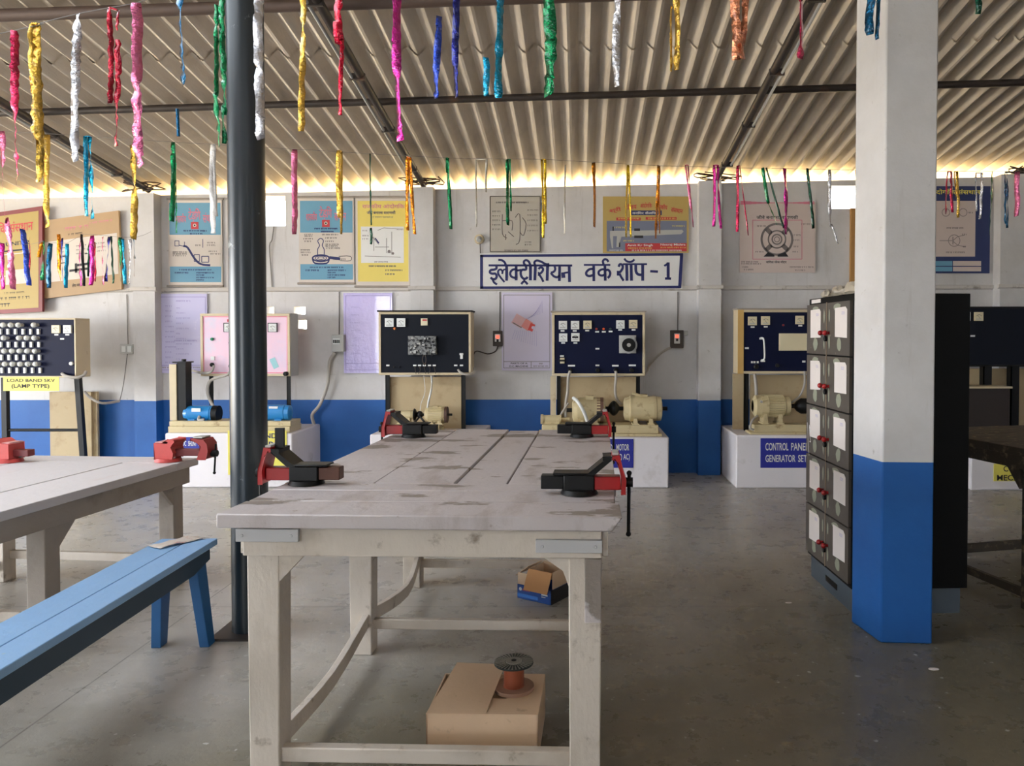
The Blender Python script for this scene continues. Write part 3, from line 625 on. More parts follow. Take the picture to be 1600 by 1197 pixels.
def p2(mb, f):
    bandf(mb, f, .03, .2, .97, .72, 1)
    scribf(mb, f, .3, .6, .86, .05, 2); scribf(mb, f, .62, .92, .89, .03, 2); scribf(mb, f, .34, .52, .78, .03, 3)
    for q in ((.35, .3, .62, .33), (.45, .36, .66, .39), (.42, .28, .45, .4), (.55, .5, .62, .515), (.22, .5, .3, .515), (.22, .42, .3, .432)): bandf(mb, f, *q, 3, 3)
    textf(mb, f, 'लेथ मशीन', .38, .1, .52, .15, 3)
    for k in range(9): scribf(mb, f, .2+(k % 3)*.24, .33+(k % 3)*.24, .62-(k//3)*.05, .02, 3)
board4('wall_board', 'tilted tan board with a faint machine drawing behind the short streamers', 'board', (P(66, 467, YW-.05), P(190, 452, YW-.05), P(185, 329, YW-.05), P(66, 345, YW-.05)), [PTAN, PCRM, PINKT, INK], p2)
# light patches left on the wall are part of the wall; wooden strip by the pillar
mb = MB(); slab(mb, 1329, 325, 1337, 452, YW-.03, .03)
single('wooden_batten', mb, M('batten_wood', rgb(176, 130, 72), .6), 'upright brown wooden batten fixed to the wall above the locker', 'batten', bevel=.002)

# ------------------------------------------------------------ electrics on the wall
def thing_at(px, py, Y=YW): return P(px, py, Y)
t = T('breaker_box', 'grey breaker box with a switch row, left of the glossy lilac sheet', 'switch box', thing_at(527, 553))
mb = MB(); slab(mb, 518, 523, 537, 550, YW-.08, .08); t.part('housing', mb, PLASTG, bevel=.006)
mb = MB(); slab(mb, 520, 529, 531, 538, YW-.084, .006); t.part('switch_recess', mb, METER)
for k in range(4):
    mb = MB(); slab(mb, 520.5+k*2.7, 531, 522+k*2.7, 536, YW-.092, .01); t.part('toggle', mb, DARK)
mb = MB(); mb.tube([P(524, 551, YW-.04), P(515, 565, YW-.045), P(512, 600, YW-.05), P(500, 632, YW-.05), P(488, 648, YW-.05), P(491, 664, YW-.06)], .016, 10, 0, 5)
single('flexible_conduit', mb, HOSE, 'grey flexible conduit curving down from the breaker box', 'conduit', P(524, 551, YW))
mb = MB(); mb.tube([P(530, 523, YW-.008), P(530, 456, YW-.008)], .004, 6, 0, 0)
single('wall_wire', mb, WIRE, 'thin dark wire running up from the breaker box to the ledge', 'wire', P(530, 523, YW))
def redbox(px0, py0, px1, py1, label, wx, wy):
    t = T('switch_box', label, 'switch box', thing_at((px0+px1)/2, py1))
    mb = MB(); slab(mb, px0, py0, px1, py1, YW-.05, .05); t.part('back_box', mb, M('sooty_box', rgb(70, 62, 56), .7), bevel=.004)
    cx = (px0+px1)/2; w = 4.5; mb = MB(); slab(mb, cx-w, py0+5, cx+w, py1-7, YW-.062, .014); t.part('face_plate', mb, METER, bevel=.003)
    mb = MB(); slab(mb, cx-2.6, py0+7, cx+2.6, py0+12, YW-.067, .006); t.part('indicator_lamp', mb, M('lit_red_lamp', rgb(220, 50, 40), .3, emit=((1, .12, .06, 1), 1.6)), label='glowing red lamp')
    mb = MB(); slab(mb, cx-1.6, py0+13, cx+1.6, py0+17, YW-.067, .006); t.part('switch', mb, DARK)
    mb = MB(); mb.tube([P(wx, py0, YW-.008), P(wx, wy, YW-.008)], .004, 6, 0, 0)
    single('wall_wire', mb, WIRE, 'thin wire running up from the '+label.replace(' with red lamp', ''), 'wire', P(wx, py0, YW))
redbox(770, 517, 785, 541, 'small switch box with red lamp, left of the motor drawing sheet', 781, 456)
redbox(1048, 516, 1068, 544, 'sooty switch box with red lamp, right of the navy panel', 1059, 456)
mb = MB(); slab(mb, 1066, 517, 1075, 524, YW-.03, .03); single('junction_cover', mb, PLASTG, 'small grey square plate touching the sooty switch box', 'plate', bevel=.002)
t = T('socket_box', 'grey socket box low on the wall beside the leftmost pilaster', 'socket', thing_at(197, 553))
mb = MB(); slab(mb, 187, 538, 207, 553, YW-.05, .05); t.part('housing', mb, PLASTG, bevel=.004)
for k in (190, 199):
    mb = MB(); slab(mb, k, 541, k+6, 550, YW-.055, .007); t.part('socket_face', mb, METER)
mb = MB(); mb.tube([P(200, 538, YW-.008), P(198, 460, YW-.008)], .004, 6, 0, 0); mb.tube([P(199, 553, YW-.03), P(193, 600, YW-.04), P(187, 627, YW-.1)], .004, 6)
single('wall_wire', mb, WIREG, 'thin wire passing through the socket box by the leftmost pilaster', 'wire', P(200, 540, YW))
t = T('ceiling_rose', 'round beige fitting on the wall above the left end of the sign', 'fitting', thing_at(749, 374))
mb = MB(); c = P(749, 374, YW); mb.cyl(c, c+Vector((0, -.03, 0)), .05, .045); t.part('base', mb, CREAM)
mb = MB(); mb.cyl(c+Vector((0, -.03, 0)), c+Vector((.005, -.07, -.02)), .03, .02); t.part('holder', mb, PLASTG)
mb = MB(); mb.tube([P(750, 378, YW-.02), P(750.5, 398, YW-.01)], .004, 6, 0, 0); t.part('wire', mb, WIRE)
mb = MB(); mb.tube([P(428, 353, YW-.01), P(425, 375, YW-.02), P(421, 385, YW-.02), P(424, 430, YW-.01), P(425, 448, YW-.01)], .005, 6)
single('wall_wire', mb, WIREG, 'loose wire hanging under the bright wall opening by the black pole', 'wire', P(428, 353, YW))
mb = MB(); mb.tube([P(1049, 543, YW-.03), P(1040, 547, YW-.04), P(1028, 556, YW-.05), P(1014, 572, YW-.1), P(1012, 580, YW-.3), P(1004, 586, YW-.42), P(975, 587, YW-.46)], .011, 8, 0, 5)
single('power_cable', mb, HOSE, 'grey cable from the sooty switch box to the navy panel', 'cable', P(1049, 543, YW))
mb = MB(); mb.tube([P(778, 541, YW-.02), P(774, 549, YW-.04), P(762, 553, YW-.03), P(742, 550, YW-.2), P(738, 578, YW-.3)], .006, 8, 0, 5)
single('power_cable', mb, WIRE, 'thin cable from the small red lamp switch box to the black panel', 'cable', P(778, 541, YW))
# ------------------------------------------------------------ concrete plinths
def plinth(px0, px1, pyb, pyt, label):
    c = Fz((px0+px1)/2, pyb, 0); Yp = c.y; x0 = P(px0, 720, Yp).x; x1 = P(px1, 720, Yp).x; zt = P((px0+px1)/2, pyt, Yp).z
    mb = MB(); hit = [p for p in PIL if p[1] > x0 and p[0] < x1]; cur = x0; yk = YW-.132
    if hit:
        mb.box(x0, Yp, 0, x1, yk, zt)
        for p in hit:
            if p[0] > cur: mb.box(cur, yk, 0, p[0]-.002, YW-.001, zt)
            cur = p[1]+.002
        if cur < x1: mb.box(cur, yk, 0, x1, YW-.001, zt)
    else: mb.box(x0, Yp, 0, x1, YW-.001, zt)
    o = single('machine_plinth', mb, CONC, label, 'plinth', ((x0+x1)/2, (Yp+YW)/2, 0), 'whitewashed machine plinths', bevel=.012)
    return Yp, zt
YB1, ZB1 = plinth(258, 457, 762, 677, 'white plinth under the blue motors, behind the black pole')
YC1, ZC1 = plinth(578, 752, 762, 679, 'white plinth under the small cream motors, mostly hidden by the main workbench')
YD1, ZD1 = plinth(842, 1045, 763, 683, 'white plinth under the large cream motor pair, right of the main workbench')
YE1, ZE1 = plinth(1150, 1345, 763, 680, 'white plinth with the control panel sign, partly behind the locker')
YF1, ZF1 = plinth(1517, 1760, 766, 680, 'white plinth with a yellow sign at the right edge')
def wsign(label, rect, Yp, lines, bm, tm, name='plinth_sign', group=None, rim=None):
    mb = MB(); 
    if rim: slab(mb, rect[0]-1.2, rect[1]-1.2, rect[2]+1.2, rect[3]+1.2, Yp-.003, .003, 2)
    slab(mb, *rect, Yp-.006, .006, 0)
    for s, r in lines: ftext(mb, s, *r, Yp-.0075, 1)
    single(name, mb, [bm, tm, SIGNW], label, 'sign', P((rect[0]+rect[2])/2, rect[3], Yp), group)
wsign('blue sign lettered DC SHUNT on the plinth behind the left table vise', (282, 683, 325, 703), YB1, [('DC', (285, 689, 291, 697)), ('SHUNT', (294, 689, 307, 697)), ('MOTOR', (310, 689, 323, 697))], SIGNB, SIGNW, rim=1, group='plinth signs')
wsign('yellow sign behind the black pole, on the blue motor plinth', (356, 673, 448, 742), YB1, [('COMPOUND', (362, 677, 432, 685)), ('STARTER', (366, 690, 429, 699))], YEL, SIGNN, group='plinth signs')
wsign('blue sign reading PANEL OF MOTOR on the plinth right of the main workbench', (866, 686, 989.5, 731), YD1, [('CONTROL', (872, 694, 908, 704)), ('PANEL', (912, 694, 949, 704)), ('OF', (952, 694, 960, 704)), ('MOTOR', (963, 694, 983, 704)), ('GENERATOR SET', (872, 709, 930, 720)), ('(DC', (934, 709, 948, 721)), ('TO', (963, 709, 972, 720)), ('AC)', (974, 709, 984, 721))], SIGNB, SIGNW, group='plinth signs')
wsign('blue sign reading CONTROL PANEL GENERATOR SET, left of the locker', (1188.5, 685, 1300, 731), YE1, [('CONTROL', (1196, 692, 1232, 704)), ('PANEL', (1236, 692, 1263, 704)), ('GENERATOR', (1196, 711, 1243, 722)), ('SET', (1247, 711, 1261, 722))], SIGNB, SIGNW, group='plinth signs')
wsign('yellow sign starting COU and MECHA, under the dark table at the right edge', (1553, 725, 1680, 752), YF1, [('COUNTER', (1568, 728, 1622, 737)), ('MECHANICAL', (1558, 742, 1640, 751))], YEL, INK, group='plinth signs')

# ------------------------------------------------------------ electrical panels
def panel(label, rect, Y, dep, face, rim, fr=4.5, group='laboratory panels', name='control_panel', bot=None):
    px0, py0, px1, py1 = rect; x0, z0, x1, z1 = R(*rect, Y)
    t = T(name, label, 'control panel', ((x0+x1)/2, Y+dep/2, bot if bot is not None else z0), group); t.Y = Y; t.rect = (x0, z0, x1, z1); t.dep = dep
    w = fr*Y/FPX; mb = MB()
    mb.box(x0, Y, z0, x1, Y+dep, z0+w); mb.box(x0, Y, z1-w, x1, Y+dep, z1); mb.box(x0, Y, z0+w, x0+w, Y+dep, z1-w); mb.box(x1-w, Y, z0+w, x1, Y+dep, z1-w)
    t.part('frame', mb, rim, bevel=.003)
    mb = MB().box(x0+w, Y+.008, z0+w, x1-w, Y+dep-.01, z1-w); t.part('face_panel', mb, face); t.F = Y+.008
    return t
def item(t, name, r, mat, d=.012, label=None, base=None, n=None):
    mb = MB(); x0, z0, x1, z1 = R(*r, t.F-d); mb.box(x0, t.F-d, z0, x1, t.F+.001, z1); return t.part(name, mb, mat, bevel=.0015 if d > .005 else 0, label=label)
def meter(t, cx, cy, s=13, mat=None):
    o = item(t, 'meter', (cx-s/2, cy-s/2, cx+s/2, cy+s/2), mat or METER, .02)
    mb = MB(); F = t.F-.0212; 
    pen(mb, [(cx-s*.3, cy-s*.05), (cx, cy-s*.22), (cx+s*.3, cy-s*.05)], .7, F, 0); pen(mb, [(cx-.2*s, cy-s*.18), (cx+.12*s, cy+s*.25)], .5, F, 0, 0); pen(mb, [(cx-s*.35, cy+s*.3), (cx+s*.3, cy+s*.3)], 1.4, F, 1, 0)
    t.part('dial', mb, [INKG, PLASTG], parent=o); return o
def plate(t, cx, cy, w=6, h=2.4): item(t, 'label_plate', (cx-w/2, cy-h/2, cx+w/2, cy+h/2), METER, .003)
def knob(t, name, cx, cy, r, mat, d=.02):
    mb = MB(); c = P(cx, cy, t.F-d); rr = r*t.F/FPX; mb.lathe(P(cx, cy, t.F), P(cx, cy, t.F)+Vector((0, -d, 0)), [(0, rr), (.8, rr), (1, rr*.7)], 14); return t.part(name, mb, mat)
def legs(t, pxs, Yl, ztop, zbot, w=.035, mat=None):
    for px in pxs:
        x = P(px, 620, Yl).x; mb = MB().box(x-w/2, Yl, zbot, x+w/2, Yl+.012, ztop).box(x-w/2, Yl, zbot, x-w/2+.008, Yl+w, ztop); t.part('leg', mb, mat or BLACK)

# --- lamp load bank, far left
YA = 6.75
t = panel('navy lamp board with rows of bulbs, on a black stand at the left edge', (-85, 497, 118.5, 590), YA, .2, NAVY, CREAM, 2.5, bot=0)
for (px, pb) in ((8, 10), (122, 130)):
    mb = MB(); a = P(px, 590, YA+.1); b = P(pb, 705, YA+.1); b = a+(b-a)*((a.z-0)/(a.z-b.z)); mb.beam([a, b], .045, .045, up=(0, 1, 0)); t.part('leg', mb, BLACK)
    mb = MB(); mb.box(b.x-.06, b.y-.15, 0, b.x+.06, b.y+.15, .02); t.part('foot_plate', mb, BLACK)
mb = MB(); mb.cyl(P(9, 672, YA+.1), P(127, 672, YA+.1), .013); t.part('cross_bar', mb, BLACK)
meter(t, 86.5, 514.5, 12.5, METERC); meter(t, 104.5, 514.5, 12.5); plate(t, 88, 523); plate(t, 105, 523); plate(t, 97, 529.5)
knob(t, 'switch_knob', 112.5, 568, 3, M('white_knob', rgb(210, 210, 210), .3))
BULB = M('bulb_glass', rgb(214, 216, 212), .15, var=.1, vs=30, coat=.5)
miss = {(0, 4), (1, 2)}
for r in range(4):
    for c in range(-6, 6):
        cx = 59+r*.9-(5-c)*11.9; cy = 508+r*20.2
        if cx < -3: continue
        if (r, c) not in miss:
            mb = MB(); p = P(cx, cy, t.F); rr = 4.1*t.F/FPX; mb.ball(p+Vector((0, -.05, 0)), rr, 0, (1, 1, 1), 12); o = t.part('lamp_bulb', mb, BULB)
            mb = MB(); mb.cyl(p, p+Vector((0, -.035, 0)), .016); t.part('bulb_cap', mb, PLASTG, parent=o)
        item(t, 'toggle_switch', (cx-1.8, cy+6, cx+1.8, cy+14.5), METER, .02)
mb = MB(); mb.tube([P(97, 584, YA), P(104, 588, YA-.05), P(120, 590, YA-.05), P(131, 586, YA-.02), P(134, 581, YA+.02)], .013, 8, 0, 4); t.part('cable', mb, HOSE)
mb = MB(); slab(mb, 5, 589, 92, 611, YA-.012, .004)
mb.text('LOAD BAND 5KV', P(11, 597, YA-.014), (1, 0, 0), (0, 0, 1), .42, .029, 1); ftext(mb, '(LAMP TYPE)', 18, 600, 77, 608, YA-.014, 1)
single('yellow_label', mb, [YEL, INK], 'yellow sign LOAD BAND 5KV (LAMP TYPE) hanging under the lamp board', 'sign')
mb = MB(); mb.tube([P(132, 612, YW-.3), P(142, 622, YW-.3), P(160, 630, YW-.3), P(186, 627, YW-.1)], .013, 8, 0, 5); single('power_cable', mb, HOSE, 'white cable looping from the lamp board towards the socket box', 'cable', P(186, 627, YW-.1))
mb = MB(); x0 = P(80, 650, YW-.1).x; x1 = P(154, 650, YW-.1).x; zt = P(120, 612, YW-.1).z
mb.box(x0, YW-.12, 0, x1, YW-.09, zt).box(x1-.09, YW-.15, 0, x1-.04, YW-.12, zt)
single('plywood_board', mb, TAN, 'brown plywood board leaning on the wall behind the lamp board stand', 'board', ((x0+x1)/2, YW-.1, 0))

# --- pink panel with blue motors
YP_ = 7.12
t = panel('pink and lilac panel with cream frame, behind the black pole', (313, 490, 453, 588), YP_, .21, PINKP, CREAM, 4, bot=ZB1)
mb = MB(); x0, z0, x1, z1 = R(318, 494.5, 449, 583, t.F-.002); mb.box(x1+.005, YP_+.01, z0-.03, x1+.03, YP_+.2, z1+.03); t.part('grey_side', mb, PLASTG, label='grey side panel')
mb = MB(); frame(mb, 318.5, 495, 448.5, 582.5, 1.2, t.F-.002, 0); t.part('pink_edge', mb, PINKE)
for cx in (356.5, 425.5):
    item(t, 'meter_bezel', (cx-7.5, 504.5, cx+7.5, 519, ), INK, .012); meter(t, cx, 512, 12.5)
item(t, 'name_plate', (355, 499, 372, 503), PREDI, .003); knob(t, 'indicator_lamp', 332, 530, 2.4, M('green_button', rgb(30, 130, 90), .3)); item(t, 'rocker_switch', (329, 557, 335, 563), METER, .01)
knob(t, 'socket', 332, 570, 3.2, DARK); knob(t, 'socket', 362, 572, 4, DARK); knob(t, 'rheostat', 366, 536, 6, DARK, .05); knob(t, 'socket', 448, 584, 3.5, DARK, .05)
mb = MB(); pen(mb, [(361, 545), (362, 560)], 5, t.F-.002, 0); pen(mb, [(425, 560), (432, 575)], 9, t.F-.002, 0, 0); t.part('circuit_print', mb, M('print_teal', rgb(150, 198, 206), .4))
mb = MB(); mb.tube([P(334, 572, YP_-.04), P(331, 580, YP_-.08), P(322, 583, YP_-.06), P(312, 582, YP_), P(300, 579, YP_+.2)], .012, 8, 0, 4); t.part('cable', mb, HOSE); mb = MB(); mb.tube([P(363, 575, YP_-.04), P(356, 585, YP_-.08), P(340, 590, YP_-.06), P(328, 596, YP_-.05), P(324, 610, YP_-.05), P(328, 625, YP_-.05), P(334, 636, YP_-.1)], .014, 8, 0, 4); t.part('cable', mb, HOSE)
legs(t, (330, 451), YP_+.06, P(330, 586, YP_+.06).z, ZB1)
def motor(label, pxl, pxr, cy, rpx, Y, zb, mat, fins=0, endm=None, hub=True, tbox=True):
    p0 = P(pxl, cy, Y); p1 = P(pxr, cy, Y); r = rpx*Y/FPX; L = p1.x-p0.x; p1.z = p0.z; c = (p0+p1)/2
    t = T('electric_motor', label, 'motor', (c.x, Y, zb), 'electric motors on the plinths')
    mb = MB(); a = p0+Vector((L*.14, 0, 0)); b = p1-Vector((L*.14, 0, 0)); mb.lathe(a, b, [(0, r*.93), (.03, r), (.97, r), (1, r*.93)], 28)
    if fins:
        for k in range(fins):
            an = 2*PI*k/fins; u = Vector((0, math.cos(an), math.sin(an))); w = Vector((0, -math.sin(an), math.cos(an)))
            q = c+u*r*1.04; mb.hexa([q-Vector((L*.3, 0, 0))-w*.003-u*.01, q+Vector((L*.3, 0, 0))-w*.003-u*.01, q+Vector((L*.3, 0, 0))+w*.003-u*.01, q-Vector((L*.3, 0, 0))+w*.003-u*.01],
                                    [q-Vector((L*.3, 0, 0))-w*.002+u*.008, q+Vector((L*.3, 0, 0))-w*.002+u*.008, q+Vector((L*.3, 0, 0))+w*.002+u*.008, q-Vector((L*.3, 0, 0))+w*.002+u*.008])
    t.part('body', mb, mat)
    mb = MB(); mb.lathe(p0, a, [(0, r*.55), (.25, r*.86), (1, r*.95)], 28); t.part('end_cover', mb, endm or mat)
    mb = MB(); mb.lathe(b, p1, [(0, r*.97), (.8, r*.93), (1, r*.6)], 28); t.part('end_cover', mb, endm or mat)
    if hub:
        mb = MB(); mb.cyl(p0-Vector((.05, 0, 0)), p1+Vector((.05, 0, 0)), r*.16); t.part('shaft', mb, DARK)
    for s in (-1, 1):
        mb = MB(); x = c.x+s*L*.2; mb.prism([(-.02, 0), (.02, 0), (.014, c.z-zb-r*.7), (-.014, c.z-zb-r*.7)], (x, Y-r*.85, zb), (1, 0, 0), (0, 0, 1), (0, r*1.7, 0)); mb.box(x-.03, Y-r*.95, zb, x+.03, Y+r*.95, zb+.012); t.part('foot', mb, endm or mat)
    if tbox:
        mb = MB(); mb.box(c.x-L*.1, Y-r*.5, c.z+r*.8, c.x+L*.14, Y+r*.3, c.z+r*1.15); t.part('terminal_box', mb, mat, bevel=.004)
    return t, p0, p1, c, r
# cream bench rail on plinth B, post and black column
mb = MB(); x0, z0, x1, z1 = R(270, 660, 458, 677, YB1+.12); mb.box(x0, YB1+.04, ZB1, x1, YB1+.33, ZB1+.055).box(x0, YB1+.06, ZB1+.055, x1, YB1+.31, ZB1+.1)
ZR = ZB1+.1; single('mounting_rail', mb, CREAMP, 'cream mounting rail carrying the two blue motors', 'rail', ((x0+x1)/2, YB1+.2, ZB1), bevel=.004)
YM = YB1+.18
t = T('column_stand', 'cream and black upright column with a cap, left of the blue motors', 'stand', (P(282, 655, YM).x, YM, ZR))
x0, x1, x2 = P(270, 600, YM).x, P(281, 600, YM).x, P(294.5, 600, YM).x; zt = P(282, 569, YM).z
t.part('cream_post', MB().box(x0, YM-.06, ZR, x1, YM+.06, zt), CREAM, bevel=.003, label='cream post'); t.part('black_post', MB().box(x1, YM-.05, ZR, x2, YM+.06, zt+.012), BLACK, label='black post')
mb = MB(); mb.box(x1-.03, YM-.07, zt+.012, x2+.015, YM+.07, zt+.024); mb.cyl(((x1+x2)/2, YM, zt+.024), ((x1+x2)/2, YM, zt+.045), .02); t.part('cap', mb, DARK)
t, p0, p1, c, r = motor('bright blue cylindrical motor beside the black column stand', 289, 339, 646, 12.2, YM, ZR, BLUEM, hub=False, tbox=False)
mb = MB(); mb.box(c.x-.05, YM-r*1.02, c.z+r*.3, c.x+.03, YM-r*.9, c.z+r*.75); t.part('rating_plate', mb, METER)
mb = MB(); mb.tube([(c.x+.02, YM-r, c.z-.02), (c.x+.03, YM-r-.03, c.z-.05), (c.x+.08, YM-r-.03, ZR+.012)], .013, 8, 0, 4); t.part('cable', mb, HOSE)
mb = MB(); mb.cyl((p1.x-.03, YM, c.z), (p1.x+.02, YM, c.z), r*1.02); t.part('dark_end', mb, DARK, label='dark end cap')
t, p0, p1, c, r = motor('bright blue cylindrical motor right of the black pole', 400, 455, 645, 12.6, YM, ZR, BLUEM, hub=False, tbox=False)
mb = MB(); mb.box(c.x-.02, YM-r*.8, c.z+r*.55, c.x+.06, YM-r*.6, c.z+r*.85); t.part('rating_plate', mb, METER)

# --- black panel C
YC_ = 7.1
t = panel('black panel with a grey circuit box in its middle, over the small cream motors', (591.5, 487.5, 736, 586), YC_, .2, BLKP, CREAM, 3.6, bot=ZC1)
mb = MB(); x0, z0, x1, z1 = t.rect; mb.box(x0-.01, YC_-.01, z1, x1+.01, YC_+.2, z1+.015); t.part('top_board', mb, GAP)
meter(t, 608, 504, 13.5); meter(t, 626.5, 504, 13.5); item(t, 'meter', (657.5, 497.5, 668, 508.5), METERC, .015); item(t, 'red_strip', (660, 499, 667, 501.5), PREDI, .017); knob(t, 'indicator_lamp', 617, 513.5, 2, M('amber_lamp', rgb(220, 120, 30), .3))
o = item(t, 'circuit_box', (637.5, 525, 681, 554.5), M('circuit_grey', rgb(126, 128, 128), .5, var=.35, vs=60, spots=[(40, .5, .56, rgb(50, 50, 52))]), .06, 'grey box crowded with components')
mb = MB(); rr = random.Random(3)
for k in range(46):
    cx, cy = rr.uniform(640, 678), rr.uniform(527, 552); a, b, c_, d = R(cx, cy, cx+rr.uniform(1, 4), cy+rr.uniform(1, 4), t.F-.062); mb.box(a, t.F-.06-rr.uniform(.005, .02), b, c_, t.F-.06, d, k % 2)
t.part('components', mb, [DARK, PLASTG], parent=o)
for px in (606, 648, 655.5, 663, 671, 678.5, 712, 721): plate(t, px, 571, 5, 2.4)
for px in (648, 655.5, 663, 671, 678.5, 616, 624): knob(t, 'terminal', px, 573.5, 1.3, DARK, .015)
item(t, 'toggle_switch', (719, 552, 723, 561), METER, .012); plate(t, 721, 553.5, 6, 3)
mb = MB()
for k, px in enumerate((648, 655.5, 663, 671, 678.5)): mb.tube([P(px, 573, t.F-.015), P(px+1, 579, t.F-.03), P(px+(-1)**k*2, 584, t.F-.02)], .003, 5)
mb.tube([P(662, 554, t.F-.05), P(660, 562, t.F-.05), P(663, 571, t.F-.02)], .004, 6); mb.tube([P(664, 554, t.F-.05), P(666, 563, t.F-.05), P(663, 571, t.F-.02)], .004, 6); t.part('patch_wire', mb, WIRE)
mb = MB(); mb.tube([P(716, 578, t.F-.02), P(721, 583, YC_-.05), P(732, 585, YC_-.05), P(741, 581, YC_), P(741, 575, YC_+.05)], .011, 8, 0, 4); t.part('cable', mb, HOSE)
legs(t, (605.5, 724), YC_+.12, P(600, 586, YC_).z, ZC1, .04)
mb = MB(); x0, z0, x1, z1 = R(607, 589, 722, 663, YC_+.16); mb.box(x0, YC_+.16, ZC1, x1, YC_+.18, z1); t.part('back_board', mb, TAN)
mb = MB(); x0, z0, x1, z1 = R(620, 655, 694, 672, YC1+.3); mb.box(x0, YC1+.06, ZC1, x1, YC1+.3, ZC1+.045).box(x0+.02, YC1+.1, ZC1+.045, x1-.01, YC1+.26, ZC1+.075)
ZRC = ZC1+.075; single('mounting_rail', mb, CREAMP, 'short cream rail under the two small motors behind the far left vise', 'rail', ((x0+x1)/2, YC1+.2, ZC1), bevel=.004)
YMC = YC1+.18
t, p0, p1, c, r = motor('smaller cream motor with black end flange, directly behind the far left vise', 620, 647, 648, 7, YMC, ZRC, CREAMP, tbox=False)
mb = MB(); mb.lathe(p1, p1+Vector((.03, 0, 0)), [(0, r*1.4), (.4, r*1.3), (1, r*.3)], 20); t.part('flange', mb, BLACK, label='black flange')
t, p0, p1, c, r = motor('ribbed cream motor with a dark round end plate, under the black panel', 664, 698, 648, 12, YMC, ZRC, CREAMP, fins=22)
mb = MB(); mb.cyl(p1-Vector((.015, 0, 0)), p1+Vector((.01, 0, 0)), r*1.05, n=24); t.part('end_plate', mb, M('dark_brown_plate', rgb(80, 56, 44), .5), label='dark end plate')
mb = MB(); mb.ball(P(656, 648, YMC), .035, 0, (.9, 1, 1)); mb.cyl(P(648, 648, YMC), P(664, 648, YMC), .012); mb.tube([P(656, 650, YMC-.02), P(650, 658, YMC-.05), P(643, 662, YMC-.05)], .01, 6); mb.tube([P(656, 650, YMC-.02), P(661, 657, YMC-.05), P(666, 663, YMC-.05)], .01, 6)
single('shaft_coupling', mb, DARK, 'dark shaft coupling between the two small cream motors', 'coupling', P(656, 648, YMC))
mb = MB(); mb.tube([P(668, 637, YMC-.02), P(670, 625, YMC-.05), P(674, 608, YMC-.02), P(675, 598, YC_+.1), P(674, 586, YC_+.08)], .009, 8, 0, 4); mb.tube([P(656, 645, YMC), P(658, 630, YMC), P(664, 612, YMC), P(662, 586, YC_+.1)], .003, 6, 0, 4)
single('motor_cable', mb, METER, 'white cable rising from the ribbed motor to the black panel', 'cable', P(668, 637, YMC))

# --- navy panel D
YD_ = 7.05
t = panel('navy panel with eight meters and a round dial, over the large cream motors', (862.5, 488, 1008, 587.5), YD_, .2, NAVY, CREAM, 4, bot=ZD1)
mb = MB(); x0, z0, x1, z1 = t.rect; mb.box(x0-.01, YD_-.01, z1, x1+.01, YD_+.2, z1+.014); t.part('top_board', mb, WOODG)
for cx, cy, m in ((879.5, 508, 0), (898.5, 508, 0), (918, 507.5, 1), (880, 527.5, 0), (899, 527, 0), (969.5, 507, 0), (989.5, 506.5, 1)): meter(t, cx, cy, 13, METERC if m else METER)
item(t, 'meter_window', (894, 525.5, 903.5, 528.5), INK, .022)
for cx, cy in ((879, 517), (898, 517), (917.5, 516.5), (880, 536), (899, 536), (933, 518.5), (943.5, 518.5), (954, 518), (969, 515.5), (990, 515.5), (933.5, 545), (878, 556.5), (933.5, 571)): plate(t, cx, cy, 6, 2.4)
for cx, cy, w in ((893, 571.5, 11), (961.5, 571.5, 10), (988, 571, 11)): plate(t, cx, cy, w, 2.6)
for cx, k in ((932, rgb(150, 40, 30)), (943, rgb(226, 90, 40)), (953.5, rgb(40, 60, 60))): knob(t, 'indicator_lamp', cx, 514, 1.8, M('lamp_%d' % cx, k, .3))
item(t, 'toggle_switch', (875, 559, 882, 568), METERC, .012); item(t, 'switch_bar', (873, 562, 883, 565), DARK, .014)
o = item(t, 'variac_plate', (967.5, 524, 994, 552), PLASTG, .02, 'grey plate of the round dial')
mb = MB(); p = P(982, 539, t.F-.02); mb.cyl(p, p+Vector((0, -.03, 0)), 13.5*YD_/FPX, n=28); t.part('dial_ring', mb, PLASTG, parent=o)
mb = MB(); mb.cyl(p+Vector((0, -.03, 0)), p+Vector((0, -.045, 0)), 10.5*YD_/FPX, n=28); t.part('dial_disc', mb, BLACK, parent=o)
mb = MB(); mb.cyl(p+Vector((0, -.045, 0)), p+Vector((0, -.07, 0)), 3*YD_/FPX, n=14); t.part('dial_knob', mb, STLG, parent=o)
for cx in (891, 934, 962, 987): knob(t, 'socket', cx, 578.5, 3.6, BLACK, .03)
mb = MB(); mb.tube([P(891, 580, t.F-.03), P(888, 590, YD_-.03), P(887, 612, YD_+.02), P(884, 632, YD_-.02), P(884, 655, YD_-.05)], .013, 8, 0, 4); t.part('cable', mb, HOSE); mb = MB(); mb.tube([P(962, 580, t.F-.03), P(962.5, 590, YD_-.03), P(961, 610, YD_), P(964, 624, YD_), P(971, 632, YD_)], .012, 8, 0, 4); t.part('cable', mb, HOSE); mb = MB(); mb.tube([P(888, 630, YD_-.02), P(880, 642, YD_-.05), P(875, 650, YD_-.05)], .009, 8, 0, 4); t.part('cable', mb, HOSE)
legs(t, (873, 997), YD_+.12, P(870, 586, YD_).z, ZD1, .035)
mb = MB(); x0, z0, x1, z1 = R(875, 589, 994, 665, YD_+.17); mb.box(x0, YD_+.17, ZD1, x1, YD_+.19, z1); t.part('back_board', mb, TAN)
mb = MB(); x0, z0, x1, z1 = R(860, 588, 869, 665, YD_+.15); mb.box(x0, YD_+.15, ZD1, x1, YD_+.17, z1); t.part('side_board', mb, CREAM)
